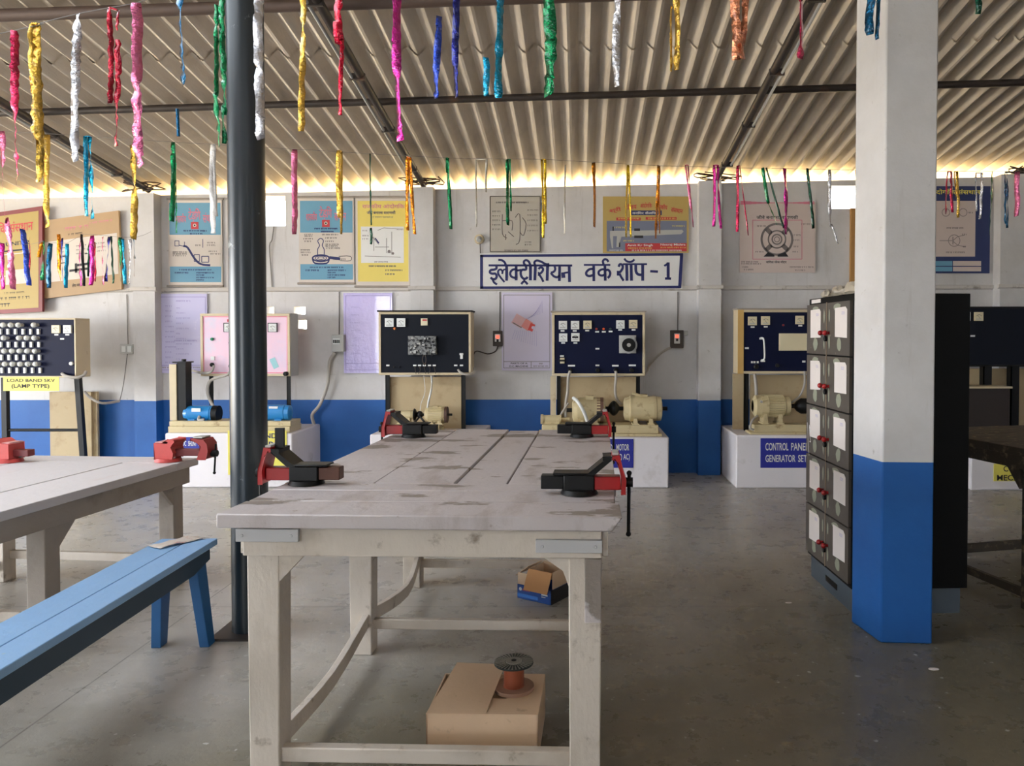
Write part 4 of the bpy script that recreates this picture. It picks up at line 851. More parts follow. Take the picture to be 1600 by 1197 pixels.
mb = MB(); x0, z0, x1, z1 = R(847, 664, 1028, 684, YD1+.1); x2 = P(1034, 680, YD1+.05).x
mb.box(x0-.04, YD1+.03, ZD1, x2, YD1+.33, ZD1+.025).box(x0, YD1+.05, ZD1+.025, x1, YD1+.31, ZD1+.1)
ZRD = ZD1+.1; single('mounting_rail', mb, CREAMP, 'long cream rail under the large cream motor pair', 'rail', ((x0+x1)/2, YD1+.2, ZD1), bevel=.005)
YMD = YD1+.18
t, p0, p1, c, r = motor('large cream motor with a brown band, left one of the pair under the navy panel', 894, 946, 641, 20, YMD, ZRD, CREAMP)
mb = MB(); mb.cyl(p1-Vector((.08, 0, 0)), p1-Vector((.02, 0, 0)), r*1.0, n=26); t.part('band', mb, M('brown_band', rgb(104, 74, 62), .5), label='brown band')
mb = MB(); q = P(896, 622, YMD-r*.5); mb.tube([q, P(903, 628, YMD-r*1.2), P(912, 643, YMD-r*1.3), P(919, 662, YMD-r*1.1)], .016, 8, 0, 4); t.part('cable', mb, METER)
t, p0, p1, c, r = motor('largest cream motor with a top terminal box, at the right end of the rail', 974, 1034, 638.5, 20, YMD, ZRD, CREAMP, tbox=False)
mb = MB(); mb.box(c.x-.06, YMD-.05, c.z+r*.95, c.x+.04, YMD+.05, c.z+r*1.12); mb.cyl(c+Vector((-.1, -.05, r*1.25)), c+Vector((-.02, -.05, r*1.05)), .012); t.part('terminal_box', mb, CREAMP)
mb = MB(); mb.cyl(p1-Vector((.085, 0, 0)), p1-Vector((.075, 0, 0)), r*1.03, n=26); mb.cyl(p0+Vector((.06, 0, 0)), p0+Vector((.07, 0, 0)), r*1.03, n=26); t.part('casing_rib', mb, CREAMP)
mb = MB(); cc = P(959, 638, YMD); mb.lathe(cc-Vector((.05, 0, 0)), cc+Vector((.05, 0, 0)), [(0, .02), (.2, .05), (.42, .068), (.58, .068), (.8, .05), (1, .02)], 20); mb.cyl(cc-Vector((.09, 0, 0)), cc+Vector((.09, 0, 0)), .016)
single('shaft_coupling', mb, BLACK, 'round black coupling between the two large cream motors', 'coupling', cc)
mb = MB(); mb.cyl(P(846, 655, YMD), P(877, 655, YMD), .038, n=18); mb.cyl(P(877, 655, YMD), P(890, 655, YMD), .015); mb.cyl(P(845, 655, YMD), P(849, 655, YMD), .045, n=18); mb.box(P(850, 655, YMD).x, YMD-.03, ZRD, P(874, 655, YMD).x, YMD+.03, ZRD+.03)
single('exciter', mb, CREAMP, 'small cream exciter cylinder at the left end of the long rail', 'motor', P(861, 663, YMD))

# --- panel E
YE_ = 7.05
t = panel('navy panel with a cream flap box and thin cream side, left of the locker', (1152.5, 484, 1330, 584), YE_, .2, NAVY, CREAM, 4, bot=ZE1)
mb = MB(); x0, z0, x1, z1 = t.rect; mb.box(x0-.008, YE_-.01, z1, x1, YE_+.2, z1+.014); t.part('top_board', mb, WOODG)
mb = MB(); mb.box(x0+.001, YE_-.004, z0, x0+.055, YE_, z1); t.part('side_strip', mb, M('ochre_strip', rgb(196, 158, 92), .5, var=.1), label='ochre strip')
meter(t, 1176, 501.5, 13.5, METERC); meter(t, 1196.5, 501, 13.5, METERC); meter(t, 1250, 500, 13, METERC)
for cx, cy in ((1176, 511), (1196.5, 510.5), (1250.5, 509)): plate(t, cx, cy, 6, 2.4)
item(t, 'flap_box', (1219, 521, 1262, 548), METERC, .05, 'cream flap box'); knob(t, 'indicator_lamp', 1223.5, 508, 1.5, M('lamp_e', rgb(150, 40, 40), .3))
mb = MB(); mb.tube([P(1189, 528, t.F-.02), P(1193, 530, t.F-.05), P(1194.5, 545, t.F-.05), P(1194.5, 560, t.F-.05), P(1190, 563, t.F-.02)], .008, 8, 0, 4); t.part('handle', mb, METER)
for cx, cy, w in ((1190, 529, 7), (1192, 564, 7), (1167, 544, 6), (1175, 566, 3), (1179, 566, 3), (1184, 566, 3), (1256, 565, 5)): plate(t, cx, cy, w, 3)
knob(t, 'socket', 1181, 573, 4, BLACK, .03); knob(t, 'socket', 1214, 571, 3, BLACK, .03)
mb = MB(); mb.tube([P(1179, 584, YE_+.02), P(1181, 600, YE_), P(1182, 618, YE_-.02)], .015, 8, 0, 4); t.part('cable', mb, HOSE); mb = MB(); mb.tube([P(1257, 580, YE_), P(1257, 600, YE_), P(1250, 618, YE_), P(1236, 630, YE_)], .01, 8, 0, 4); t.part('cable', mb, HOSE)
legs(t, (1166.5, 1310), YE_+.05, P(1160, 584, YE_).z, ZE1, .04)
mb = MB(); x0, z0, x1, z1 = R(1172, 586, 1330, 670, YE_+.17); mb.box(x0, YE_+.17, ZE1, x1, YE_+.19, z1); x3, z3, x4, z4 = R(1145, 584, 1164, 668, YE_+.15); mb.box(x3, YE_+.15, ZE1, x4, YE_+.17, z4); t.part('back_board', mb, TAN)
mb = MB(); x0, z0, x1, z1 = R(1173, 660, 1300, 680, YE1+.1); mb.box(x0-.02, YE1+.03, ZE1, x1, YE1+.24, ZE1+.02).box(x0+.02, YE1+.05, ZE1+.02, x1, YE1+.23, ZE1+.085)
ZRE = ZE1+.085; single('mounting_rail', mb, CREAMP, 'cream rail under the finned motor beside the locker', 'rail', ((x0+x1)/2, YE1+.2, ZE1), bevel=.005)
YME = YE1+.18
t, p0, p1, c, r = motor('finned cream motor with a smooth round end cowl, left of the locker', 1176, 1234, 634.5, 16, YME, ZRE, CREAMP, fins=36, hub=False, tbox=False)
mb = MB(); mb.lathe(p0, p0+Vector((.13, 0, 0)), [(0, r*.7), (.15, r*1.06), (1, r*1.1)], 26); t.part('cowl', mb, CREAMP)
mb = MB(); mb.lathe(p1, p1+Vector((.2, 0, 0)), [(0, .02), (.2, .02), (.3, .045), (.5, .07), (.8, .07), (.95, .04), (1, .02)], 20); single('shaft_coupling', mb, BLACK, 'round black coupling touching the locker edge, right of the finned motor', 'coupling', p1)
mb = MB(); mb.tube([P(1182, 618, YE_-.02), P(1184, 622, YE_), P(1190, 628, YME-.1)], .012, 8); mb.tube([P(1184, 650, YME-r), P(1176, 656, YME-.15), P(1172, 668, YME-.15), P(1178, 672, YME-.15)], .01, 8); single('motor_cable', mb, HOSE, 'grey cable looping beside the finned motor', 'cable', P(1184, 650, YME))

# --- panel F, right edge
YF_ = 7.0
t = panel('dark panel with two pale meters at the right edge', (1470, 479, 1760, 573), YF_, .2, BLKP, BLACK, 3, bot=ZF1)
meter(t, 1510, 494.5, 13.5); meter(t, 1530, 494.5, 13.5, METERC); plate(t, 1520, 525, 7, 2.6)
legs(t, (1543, 1586, 1740), YF_+.05, P(1540, 573, YF_).z, ZF1, .075)
mb = MB(); x0, z0, x1, z1 = R(1480, 576, 1680, 670, YF_+.17); mb.box(x0, YF_+.17, ZF1, x1, YF_+.19, z1); t.part('back_board', mb, TAN)
mb = MB(); x0, z0, x1, z1 = R(1490, 607, 1578, 672, YF1+.1); mb.box(x0, YF1+.1, ZF1, x1, YF1+.3, z1); 
o = single('machine_cabinet', mb, M('dark_brown_cabinet', rgb(44, 36, 34), .6), 'dark brown box with pale top edge on the plinth at the right edge', 'cabinet', ((x0+x1)/2, YF1+.2, ZF1), bevel=.004)
m2 = MB().box(x0-.01, YF1+.08, z1+.001, x1+.01, YF1+.32, z1+.018); q = mkmesh('lid', m2, CREAM, o.location); q.parent = o; q['label'] = 'pale lid'
# ------------------------------------------------------------ frames
class Fr:
    def __init__(s, o, vpx=None, ey=None):
        if ey is None: r = ray(vpx, 525); ey = Vector((r.x, r.y, 0))
        ey = Vector((ey[0], ey[1], 0)).normalized(); ex = Vector((ey.y, -ey.x, 0)); o = Vector((o[0], o[1], 0))
        s.M = Matrix(((ex.x, ey.x, 0, o.x), (ex.y, ey.y, 0, o.y), (0, 0, 1, 0), (0, 0, 0, 1))); s.I = s.M.inverted(); s.ex = ex; s.ey = ey; s.o = o
    def L(s, px, py, z): return s.I @ Fz(px, py, z)
    def W(s, x, y, z): return s.M @ Vector((x, y, z))
    def mb(s): return MB(s.M)
# ------------------------------------------------------------ main workbench
ZT = .83
F = Fr(Fz(340, 803, ZT), 940)
TW = F.L(967, 804, ZT).x; TL = F.L(740, 672, ZT).y
t = T('workbench', 'whitewashed wooden workbench with plank top in the middle, four vises at its corners', 'workbench', F.W(TW/2, TL/2, 0))
th = .042; rr = random.Random(5)
ys = [0, F.L(500, 783, ZT).y, F.L(500, 766, ZT).y, F.L(500, 755, ZT).y]
for i in range(3):
    mb = F.mb(); y0 = ys[i]+(.002 if i else 0); y1 = ys[i+1]-.002; dz = rr.uniform(-.002, .002) if i else 0
    if i == 0: mb.hexa([(-.005, y0, ZT-th), (TW-.02, y0-.012, ZT-th), (TW+.005, y1, ZT-th), (-.0, y1, ZT-th)], [(-.005, y0, ZT), (TW+.01, y0-.012, ZT), (TW+.005, y1, ZT), (-.0, y1, ZT)])
    else: mb.box(.0+rr.uniform(0, .01), y0, ZT-th, TW-rr.uniform(0, .01), y1, ZT+dz)
    t.part('top_plank', mb, WOODT, bevel=.004)
g = [0.0, F.L(590, 752, ZT).x, F.L(712, 755, ZT).x, F.L(793, 755, ZT).x, TW]; g2 = [.02, F.L(712, 673, ZT).x, F.L(795, 673, ZT).x, F.L(843, 673, ZT).x, TW-.01]
for i in range(4):
    w0 = (.003, .003, .0035, .004)[i]; w1 = (.003, .003, .0035, .004)[(i+1) % 4] if i < 3 else .0
    a, b, c, d = g[i]+(w0 if i else 0), g[i+1]-w1, g2[i+1]-w1*1.2, g2[i]+(w0*1.2 if i else 0); y0 = ys[3]+.002; y1 = TL+(.0, .01, -.005, .012)[i]; dz = (0, .003, -.002, .001)[i]
    mb = F.mb(); mb.hexa([(a, y0, ZT-th), (b, y0, ZT-th), (c, y1, ZT-th), (d, y1, ZT-th)], [(a, y0, ZT+dz), (b, y0, ZT+dz), (c, y1, ZT+dz), (d, y1, ZT+dz)]); t.part('top_plank', mb, WOODT, bevel=.003)
LW = .09
lx0 = F.L(372, 1000, .25).x; lx1 = TW-.055-LW; lx0 = .06; ly = [.06, TL*.5-.02, TL-.16]
legt = ZT-th-.001
for j, y in enumerate(ly):
    for i, x in enumerate((lx0, lx1)):
        mb = F.mb(); mb.hexa([(x, y, 0), (x+LW, y, 0), (x+LW, y+LW, 0), (x, y+LW, 0)], [(x-.004, y, legt), (x+LW+.006, y, legt), (x+LW+.006, y+LW, legt), (x-.004, y+LW, legt)]); t.part('leg', mb, WOODL, bevel=.004)
AH = .082
for (x0, y0, x1, y1) in ((lx0-.004, .035, lx1+LW+.004, .06), (lx0+LW, ly[2]+LW, lx1, ly[2]+LW+.02), (lx0-.022, .06, lx0-.004, ly[2]+LW), (lx1+LW+.006, .06, lx1+LW+.024, ly[2]+LW)):
    mb = F.mb(); mb.box(x0, y0, legt-AH-.008, x1, y1, legt); t.part('apron', mb, WOODL, bevel=.003)
for (px0, px1, py) in ((368, 467, 836.5), (838, 941, 850)):
    mb = F.mb(); a = F.L(px0, py, .76); x0 = F.I @ P(px0, py, F.W(0, .02, 0).y); x1 = F.I @ P(px1, py, F.W(0, .02, 0).y)
    mb.box(x0.x, .02, x0.z-.019, x1.x, .035, x0.z+.019); 
    for q in (.02, x1.x-x0.x-.02): mb.cyl((x0.x+q, .02, x0.z), (x0.x+q, .017, x0.z), .005, n=8)
    t.part('cleat', mb, M('cleat_grey_white', rgb(190, 190, 192), .6, var=.08), bevel=.002)
zb = legt-AH-.008
mb = F.mb(); mb.prism([(0, 0), (.085, 0), (0, -.09)], (lx0+LW, .062, zb), (1, 0, 0), (0, 0, 1), (0, .022, 0)); t.part('corner_brace', mb, WOODL)
mb = F.mb(); mb.prism([(0, 0), (-.085, 0), (-.02, -.045), (0, -.1)], (lx1, .062, zb), (1, 0, 0), (0, 0, 1), (0, .022, 0)); t.part('corner_brace', mb, WOODL)
mb = F.mb(); mb.box(lx1+LW*.5, .034, zb-.19, lx1+LW+.004, .0595, zb); t.part('splice_board', mb, WOODT, bevel=.002)
mb = F.mb(); mb.box(lx0+.01, .075, .055, lx1+LW-.01, .11, .1); t.part('stretcher', mb, WOODL, bevel=.004)
for y in (ly[1], ly[2]):
    mb = F.mb(); mb.box(lx0+.03, y+.03, .1, lx1+.03, y+.06, .143); t.part('stretcher', mb, WOODL, bevel=.004)
for (x, s, yy) in ((lx0+LW*.6, 1, 0), (lx1+LW*.25, -1, 0)):
    for k in range(2):
        ya, yb = (ly[0]+.05, ly[1]+.05) if k == 0 else (ly[1]+.05, ly[2]+.03); bow = (.012, .07)[k]*s if s > 0 else -.02
        if s > 0: pts = [(x+.02, ya, .115), (x+.02+bow, (ya+yb)/2-.05, .11), (x+.01, yb, .15)] if k == 0 else [(x+.01, ya, .15), (x+bow*.9, (ya*.5+yb*.5), .12), (x+.02, yb, .16)]
        else: pts = [(x, ya, .12), (x+bow, (ya+yb)/2, .12), (x, yb, .13)]
        mb = F.mb(); mb.beam(pts, .024, .055); t.part('stretcher', mb, WOODL, bevel=.002)

def vise(label, px, py, zt, fr, out, mats, handle_up=.03):
    c = Fz(px, py, zt); ex = fr.ex*out; ey = Vector((-ex.y, ex.x, 0))
    Mx = Matrix(((ex.x, ey.x, 0, c.x), (ex.y, ey.y, 0, c.y), (0, 0, 1, zt+.004), (0, 0, 0, 1)))
    B, Rm, SL = mats
    t = T('bench_vise', label, 'vise', (c.x, c.y, zt), 'bench vises')
    mb = MB(Mx); mb.cyl((0, 0, 0), (0, 0, .014), .062, .055, n=24); t.part('base', mb, B)
    mb = MB(Mx); mb.box(-.05, -.032, .012, .05, .032, .064); mb.box(-.085, -.038, .064, .045, .038, .071); t.part('body', mb, B, bevel=.004)
    mb = MB(Mx); mb.box(-.125, -.024, .016, -.05, .024, .06); t.part('slide', mb, SL, bevel=.003)
    mb = MB(Mx); mb.prism([(.025, .066), (.05, .066), (.105, .113), (.105, .125), (.078, .125), (.078, .112)], (0, -.045, 0), (1, 0, 0), (0, 0, 1), (0, .09, 0)); t.part('fixed_jaw', mb, B, bevel=.002)
    mb = MB(Mx); mb.box(.05, -.024, .014, .135, .024, .058); t.part('slide_cover', mb, Rm, bevel=.003)
    mb = MB(Mx); mb.prism([(.138, .004), (.151, .004), (.153, .05), (.142, .085), (.13, .13), (.108, .13), (.108, .118), (.12, .112), (.13, .085), (.138, .05)], (0, -.045, 0), (1, 0, 0), (0, 0, 1), (0, .09, 0)); t.part('moving_jaw', mb, Rm, bevel=.002)
    mb = MB(Mx); mb.box(.108, -.04, .131, .128, .04, .138); t.part('jaw_plate', mb, STLG)
    mb = MB(Mx); mb.cyl((.15, 0, .036), (.176, 0, .036), .016, n=14); t.part('screw', mb, DARK)
    mb = MB(Mx); a = (.164, 0, .036+handle_up); b = (.162, 0, -.135); mb.cyl(a, b, .006, n=8); mb.ball(a, .009); mb.ball(b, .009); t.part('handle', mb, DARK)
    return t, Mx
VM = (BLACK, RED, BRWN); VK = (BLACK, RED, BLACK)
vise('black and red vise at the near right corner of the main workbench', 905, 772, ZT, F, 1, VK)
vise('black and red vise at the far right corner of the main workbench', 909, 683, ZT, F, 1, VK)
v, Mx = vise('black and red vise with rusty slide at the near left corner of the main workbench', 479, 757, ZT, F, -1, VM, .0)
mb = MB(Mx); mb.box(.075, .0, .126, .106, .012, .195); v.part('jaw_bracket', mb, BLACK, label='upright black bracket')
vise('black and red vise at the far left corner of the main workbench', 646, 683, ZT, F, -1, VK)

# ------------------------------------------------------------ left table
ZL = .675
A = Fz(310, 715, ZL); Bp = Fz(0, 800, ZL); G = Fr(A, ey=A-Bp)
t = T('workbench', 'lower whitewashed workbench at the left, with two faded red vises', 'workbench', G.W(-.6, -.8, 0))
WLf, LLf = 1.16, 2.0
xs_ = [0, -.3, -.6, -.88, -WLf]
for i in range(4):
    mb = G.mb(); mb.box(xs_[i+1]+.002, -LLf, ZL-.04, xs_[i]-.002, -.2, ZL+(.0, .002, 0, .001)[i]); t.part('top_plank', mb, M('white_plank', rgb(204, 199, 200), .55, var=.05, spots=[(3, .6, .8, rgb(196, 180, 176), (3, 1, 1))], bump=(30, .2)), bevel=.003)
mb = G.mb(); mb.box(-WLf, -.198, ZL-.04, .0, .0, ZL); t.part('top_plank', mb, MATS['white_plank'], bevel=.003)
LG = .085
for y in (-.16, -1.05, -1.9):
    for x in (-.13, -WLf+.05):
        mb = G.mb(); mb.box(x, y, 0, x+LG, y+LG, ZL-.041); t.part('leg', mb, WOODG if x > -.5 else WOODL, bevel=.004)
mb = G.mb(); mb.box(-.045, -LLf+.03, ZL-.13, -.02, -.05, ZL-.041); t.part('apron', mb, WOODG, bevel=.003)
mb = G.mb(); mb.box(-WLf+.05, -LLf+.03, ZL-.13, -WLf+.07, -.05, ZL-.041); t.part('apron', mb, WOODL, bevel=.003)
mb = G.mb(); mb.box(-WLf+.07, -.09, ZL-.13, -.045, -.07, ZL-.041); t.part('apron', mb, WOODL, bevel=.003)
for y, s in ((-1.05+LG, 1), (-.16, -1)):
    mb = G.mb(); mb.prism([(0, 0), (.09*s, 0), (.09*s, -.01), (0, -.1)], (-.045-.022, y, ZL-.131), (0, 1, 0), (0, 0, 1), (.02, 0, 0)); t.part('corner_brace', mb, WOODG)
for y in (-.12, -1.0):
    mb = G.mb(); mb.box(-WLf+.1, y, .12, -.06, y+.03, .165); t.part('stretcher', mb, WOODL, bevel=.003)
for x in (-.09, -WLf+.09):
    mb = G.mb(); mb.box(x-.012, -1.9, .07, x+.012, -.1, .12); t.part('stretcher', mb, WOODL, bevel=.003)

def redvise(label, px, py, out, s=1.0, tail=-.045):
    c = Fz(px, py, ZL); ex = G.ex*out; ey = Vector((-ex.y, ex.x, 0))
    Mx = Matrix(((ex.x*s, ey.x*s, 0, c.x), (ex.y*s, ey.y*s, 0, c.y), (0, 0, s, ZL+.002), (0, 0, 0, 1)))
    t = T('bench_vise', label, 'vise', (c.x, c.y, ZL), 'bench vises')
    mb = MB(Mx); mb.cyl((0, 0, 0), (0, 0, .02), .068, .062, n=24); t.part('base', mb, REDF)
    for a in (-.045, .045):
        mb = MB(Mx); mb.cyl((a, -.025, .02), (a, -.025, .028), .011, n=8); t.part('bolt', mb, PLASTG)
    mb = MB(Mx); mb.prism([(-.045, .02), (.05, .02), (.06, .05), (.048, .08), (.055, .095), (.068, .11), (.066, .12), (.03, .122), (0, .105), (-.045, .1)], (0, -.05, 0), (1, 0, 0), (0, 0, 1), (0, .1, 0)); t.part('fixed_jaw', mb, REDF, bevel=.004)
    mb = MB(Mx); mb.box(-.045, -.045, .1, -.0, .045, .108); t.part('anvil', mb, M('worn_red_top', rgb(206, 150, 150), .4)) 
    mb = MB(Mx); mb.box(tail, -.024, .032, .215, .024, .067); t.part('slide', mb, M('dark_red_slide', rgb(104, 34, 36), .45, var=.2), bevel=.003)
    mb = MB(Mx); mb.prism([(.19, .018), (.235, .018), (.25, .06), (.245, .1), (.225, .124), (.155, .128), (.155, .119), (.19, .108), (.205, .088), (.205, .062)], (0, -.045, 0), (1, 0, 0), (0, 0, 1), (0, .09, 0)); t.part('moving_jaw', mb, M('red_jaw', rgb(150, 46, 44), .45, var=.15), bevel=.004)
    mb = MB(Mx); mb.box(.164, -.04, .13, .215, .04, .137); t.part('jaw_plate', mb, STLG)
    mb = MB(Mx); mb.cyl((.245, 0, .045), (.275, 0, .045), .018, n=14); t.part('screw', mb, DARK)
    mb = MB(Mx); a = (.268, 0, .095); b = (.258, 0, -.06); mb.cyl(a, b, .005, n=8); mb.ball(b, .008); t.part('handle', mb, DARK)
redvise('faded red vise with open jaws in front of the DC SHUNT sign', 263, 721, 1)
redvise('faded red vise on the left table, cut by the left edge of the photo', 14, 722, -1, tail=-.13)

# ------------------------------------------------------------ blue bench
ZBn = .45
A = Fz(340, 841, ZBn); Bp = Fz(0, 1047, ZBn); H = Fr(A, ey=A-Bp)
t = T('wooden_bench', 'long narrow blue painted bench between the left table and the main workbench', 'bench', H.W(-.12, -.8, 0))
BWd = -H.L(258, 839, ZBn).x; BL = 1.62
mb = H.mb(); mb.box(-BWd, -BL, ZBn-.028, -BWd*.46-.0015, 0, ZBn); t.part('seat_board', mb, BLUEB, bevel=.003)
mb = H.mb(); mb.box(-BWd*.46+.0015, -BL, ZBn-.028, 0, 0, ZBn); t.part('seat_board', mb, BLUEB, bevel=.003)
for x in (-.032, -BWd+.012):
    mb = H.mb(); mb.prism([(-.05, 0), (-BL+.05, 0), (-BL+.18, -.075), (-.2, -.075), (-.05, -.05)], (x, 0, ZBn-.029), (0, 1, 0), (0, 0, 1), (.02, 0, 0)); t.part('apron', mb, BLUEA)
for y, dy in ((-.14, .04), (-BL+.08, -.04)):
    for x, dx in ((-.075, .035), (-BWd+.033, -.035)):
        mb = H.mb(); w = .042; mb.hexa([(x+dx, y+dy, 0), (x+dx+w, y+dy, 0), (x+dx+w, y+dy+.06, 0), (x+dx, y+dy+.06, 0)], [(x, y-.01, ZBn-.03), (x+w, y-.01, ZBn-.03), (x+w, y+.085, ZBn-.03), (x, y+.085, ZBn-.03)]); t.part('leg', mb, BLUED, bevel=.003)
    mb = H.mb(); mb.box(-BWd+.05, y+.02, ZBn-.13, -.05, y+.045, ZBn-.03); t.part('end_board', mb, BLUED)
# crumpled foil sheet on the bench end
mb = MB(); rr = random.Random(9)
cs_ = [Fz(x, y, ZBn+.004) for x, y in ((232, 855), (246, 858.5), (316, 843), (300, 841), (262, 848))]
grid = []
a, b, c, d = Fz(232, 855, ZBn), Fz(250, 859, ZBn), Fz(322, 842, ZBn), Fz(296, 839.5, ZBn)
for i in range(9):
    for j in range(5):
        u, v_ = i/8, j/4; p = a.lerp(d, u).lerp(b.lerp(c, u), v_); p.z = ZBn+.003+(rr.uniform(0, .008) if 0 < i < 8 else rr.uniform(0, .003)); grid.append(p)
mb.add(grid, [(i*5+j, (i+1)*5+j, (i+1)*5+j+1, i*5+j+1) for i in range(8) for j in range(4)])
o = single('plastic_wrapper', mb, M('wrapper_print', rgb(206, 196, 186), .35, var=.1, vs=20, spots=[(22, .55, .62, rgb(180, 130, 120)), (30, .6, .66, rgb(120, 140, 160))]), 'flattened printed plastic wrapper lying on the far end of the blue bench', 'wrapper', (a+c)/2)
so = o.modifiers.new('thick', 'SOLIDIFY'); so.thickness = .0015

# ------------------------------------------------------------ pole and pillar
c = Fz(392, 985, 0); d = (c-CAM).length; r = 27.5*c.y/FPX
mb = MB(); mb.lathe((c.x, c.y, 0), (c.x, c.y, zroof(c.x, c.y)-.03), [(0, r), (1, r)], 40); t = T('steel_pole', 'round dark painted steel pole in front of the pink panel', 'pole', (c.x, c.y, 0)); t.part('shaft', mb, POLEM)
mb = MB(); mb.box(c.x-.13, c.y-.13, 0, c.x+.13, c.y+.13, .012); t.part('base_plate', mb, STEEL)
a, b, e = Fz(1376, 1005, 0), Fz(1457, 1007, 0), Fz(1330, 972, 0)
u = b-a; w = e-a; w = Vector((w.x, w.y, 0)); w = w*1.0
foot = [a, b, b+w, a+w]
mb = MB(); zt = zroof(a.x, a.y)+.05
top = [Vector((p.x, p.y, zt)) for p in foot]; mb.hexa(foot, top)
m = WALLM.copy(); m.name = 'pillar_two_tone_paint'
for n in m.node_tree.nodes:
    if n.type == 'MATH' and n.operation == 'LESS_THAN': n.inputs[1].default_value = P(1381, 722, a.y).z
    if n.type == 'MATH' and n.operation == 'MULTIPLY_ADD': n.inputs[1].default_value = 0
single('square_pillar', mb, m, 'square white pillar with blue base, standing in front of the locker', 'pillar', (0, 0, 0)).location = (0, 0, 0)
po = bpy.data.objects['square_pillar']
cen = sum(foot, Vector((0, 0, 0)))/4; cen.z = 0
for v_ in po.data.vertices: v_.co -= cen
po.location = cen; bv = po.modifiers.new('bevel', 'BEVEL'); bv.width = .008; bv.segments = 2

# ------------------------------------------------------------ locker
n_ = Fz(1332, 960, 0); f_ = Fz(1266, 899, 0); K_ = Fr(n_, ey=f_-n_); LLn = (f_-n_).length
t = T('steel_locker', 'worn ten-door steel locker with paper notices and red knobs, behind the square pillar', 'locker', K_.W(.3, LLn/2, 0))
LZ0, LZ1 = .125, 1.555; LDp = .56
mb = K_.mb(); mb.box(-.012, -.012, LZ0, LDp, LLn+.012, LZ1); t.part('body', mb, [LOCKS], bevel=.004)
mb = K_.mb(); mb.box(0.005, 0.0, 0, LDp-.03, LLn, LZ0); t.part('base', mb, LOCKB)
mb = K_.mb(); mb.box(-.002+.005, LLn*.35, .045, .0045, LLn*.62, .075); t.part('base_slot', mb, BLACK)
rowz = [LZ1-.03-(LZ1-LZ0-.05)/5*k for k in range(6)]
for r_ in range(5):
    for c_ in range(2):
        ya, yb = (LLn*.5+.004, LLn+.004) if c_ == 0 else (-.004, LLn*.5-.004)     # c_ 0 = far column
        za, zb_ = rowz[r_+1]+.004, rowz[r_]-.004; rr = random.Random(r_*2+c_)
        mb = K_.mb(); mb.box(-.026, ya, za, -.012, yb, zb_); H_ = zb_-za; W_ = yb-ya
        def blob(cy, cz, ry, rz, sd):
            q = random.Random(sd); return [(cy+ry*math.cos(a)*(1+q.uniform(-.2, .2)), cz+rz*math.sin(a)*(1+q.uniform(-.2, .2))) for a in [k*PI/5 for k in range(10)]]
        for (by, bz, ry, rz) in ((ya+W_*(.45 if c_ else .55), za+H_*.2, .032, .035), (ya+W_*(.9 if c_ else .12), za+H_*.75, .01, .035), (ya+W_*(.9 if c_ else .12), za+H_*.25, .01, .04), (ya+W_*.55, zb_-H_*.1, .05, .018)):
            mb.prism(blob(by, bz, ry, rz, r_*31+c_*7+int(rz*1e4)), (-.0264, 0, 0), (0, 1, 0), (0, 0, 1), (.0005, 0, 0), 1)
        d_ = t.part('door', mb, [LOCKM, PATCH])
        mb = K_.mb(); pa = ya+W_*(.1+rr.uniform(0, .06)); pb = pa+W_*.52; zt_ = zb_-H_*(.08+rr.uniform(0, .04)); z_b = zt_-H_*.56
        if c_ == 0: pa = ya+W_*.28; pb = ya+W_*.8
        mb.prism([(pa, z_b), (pb, z_b+rr.uniform(-.01, .01)), (pb, zt_), (pa+.02, zt_+.003), (pa, zt_-.012)], (-.0275, 0, 0), (0, 1, 0), (0, 0, 1), (.001, 0, 0), 0)
        for k in range(3): mb.box(-.0279, pa+.03, zt_-.022-k*.006, -.0275, pa+.07, zt_-.0205-k*.006, 1)
        t.part('paper_notice', mb, [PAPER, INKL], parent=d_)
        yk = ya+.03 if c_ == 0 else yb-.03; zk = za+H_*.42
        mb = K_.mb(); mb.cyl((-.026, yk, zk), (-.04, yk, zk), .008); mb.ball((-.048, yk, zk), .014); t.part('knob', mb, KNOB, parent=d_)
    mb = K_.mb(); zk = rowz[r_+1]+.004+(rowz[r_]-rowz[r_+1])*.4; mb.box(-.034, LLn*.5-.028, zk-.006, -.026, LLn*.5+.028, zk+.006); mb.cyl((-.04, LLn*.5-.002, zk-.028), (-.028, LLn*.5-.002, zk-.028), .014); mb.tube([(-.034, LLn*.5-.01, zk-.02), (-.034, LLn*.5-.01, zk+.005), (-.034, LLn*.5+.008, zk+.005), (-.034, LLn*.5+.008, zk-.02)], .0025, 6)
    t.part('padlock', mb, DARK)
mb = K_.mb(); mb.box(-.029, LLn*.5-.0035, rowz[5], -.0262, LLn*.5+.0035, rowz[0]); t.part('door_gap_strip', mb, M('rust_strip', rgb(138, 120, 100), .6))
mb = K_.mb(); mb.box(-.0135, LLn*.72, LZ1-.026, -.012, LLn*.95, LZ1-.006); t.part('tape_label', mb, PAPER)
# painted numeral like brush mark on the third door of the far column
mb = K_.mb(); z0 = rowz[3]+.05
for pts in ([(LLn-.02, z0+.12), (LLn-.035, z0), (LLn-.05, z0-.06)], [(LLn-.05, z0+.11), (LLn-.06, z0+.05), (LLn-.075, z0+.02), (LLn-.055, z0+.02)], [(LLn-.055, z0+.1), (LLn-.075, z0+.07)]):
    mb.stroke(pts, .007, lambda y, z: Vector((-.0285, y, z)))
t.part('painted_mark', mb, METER)
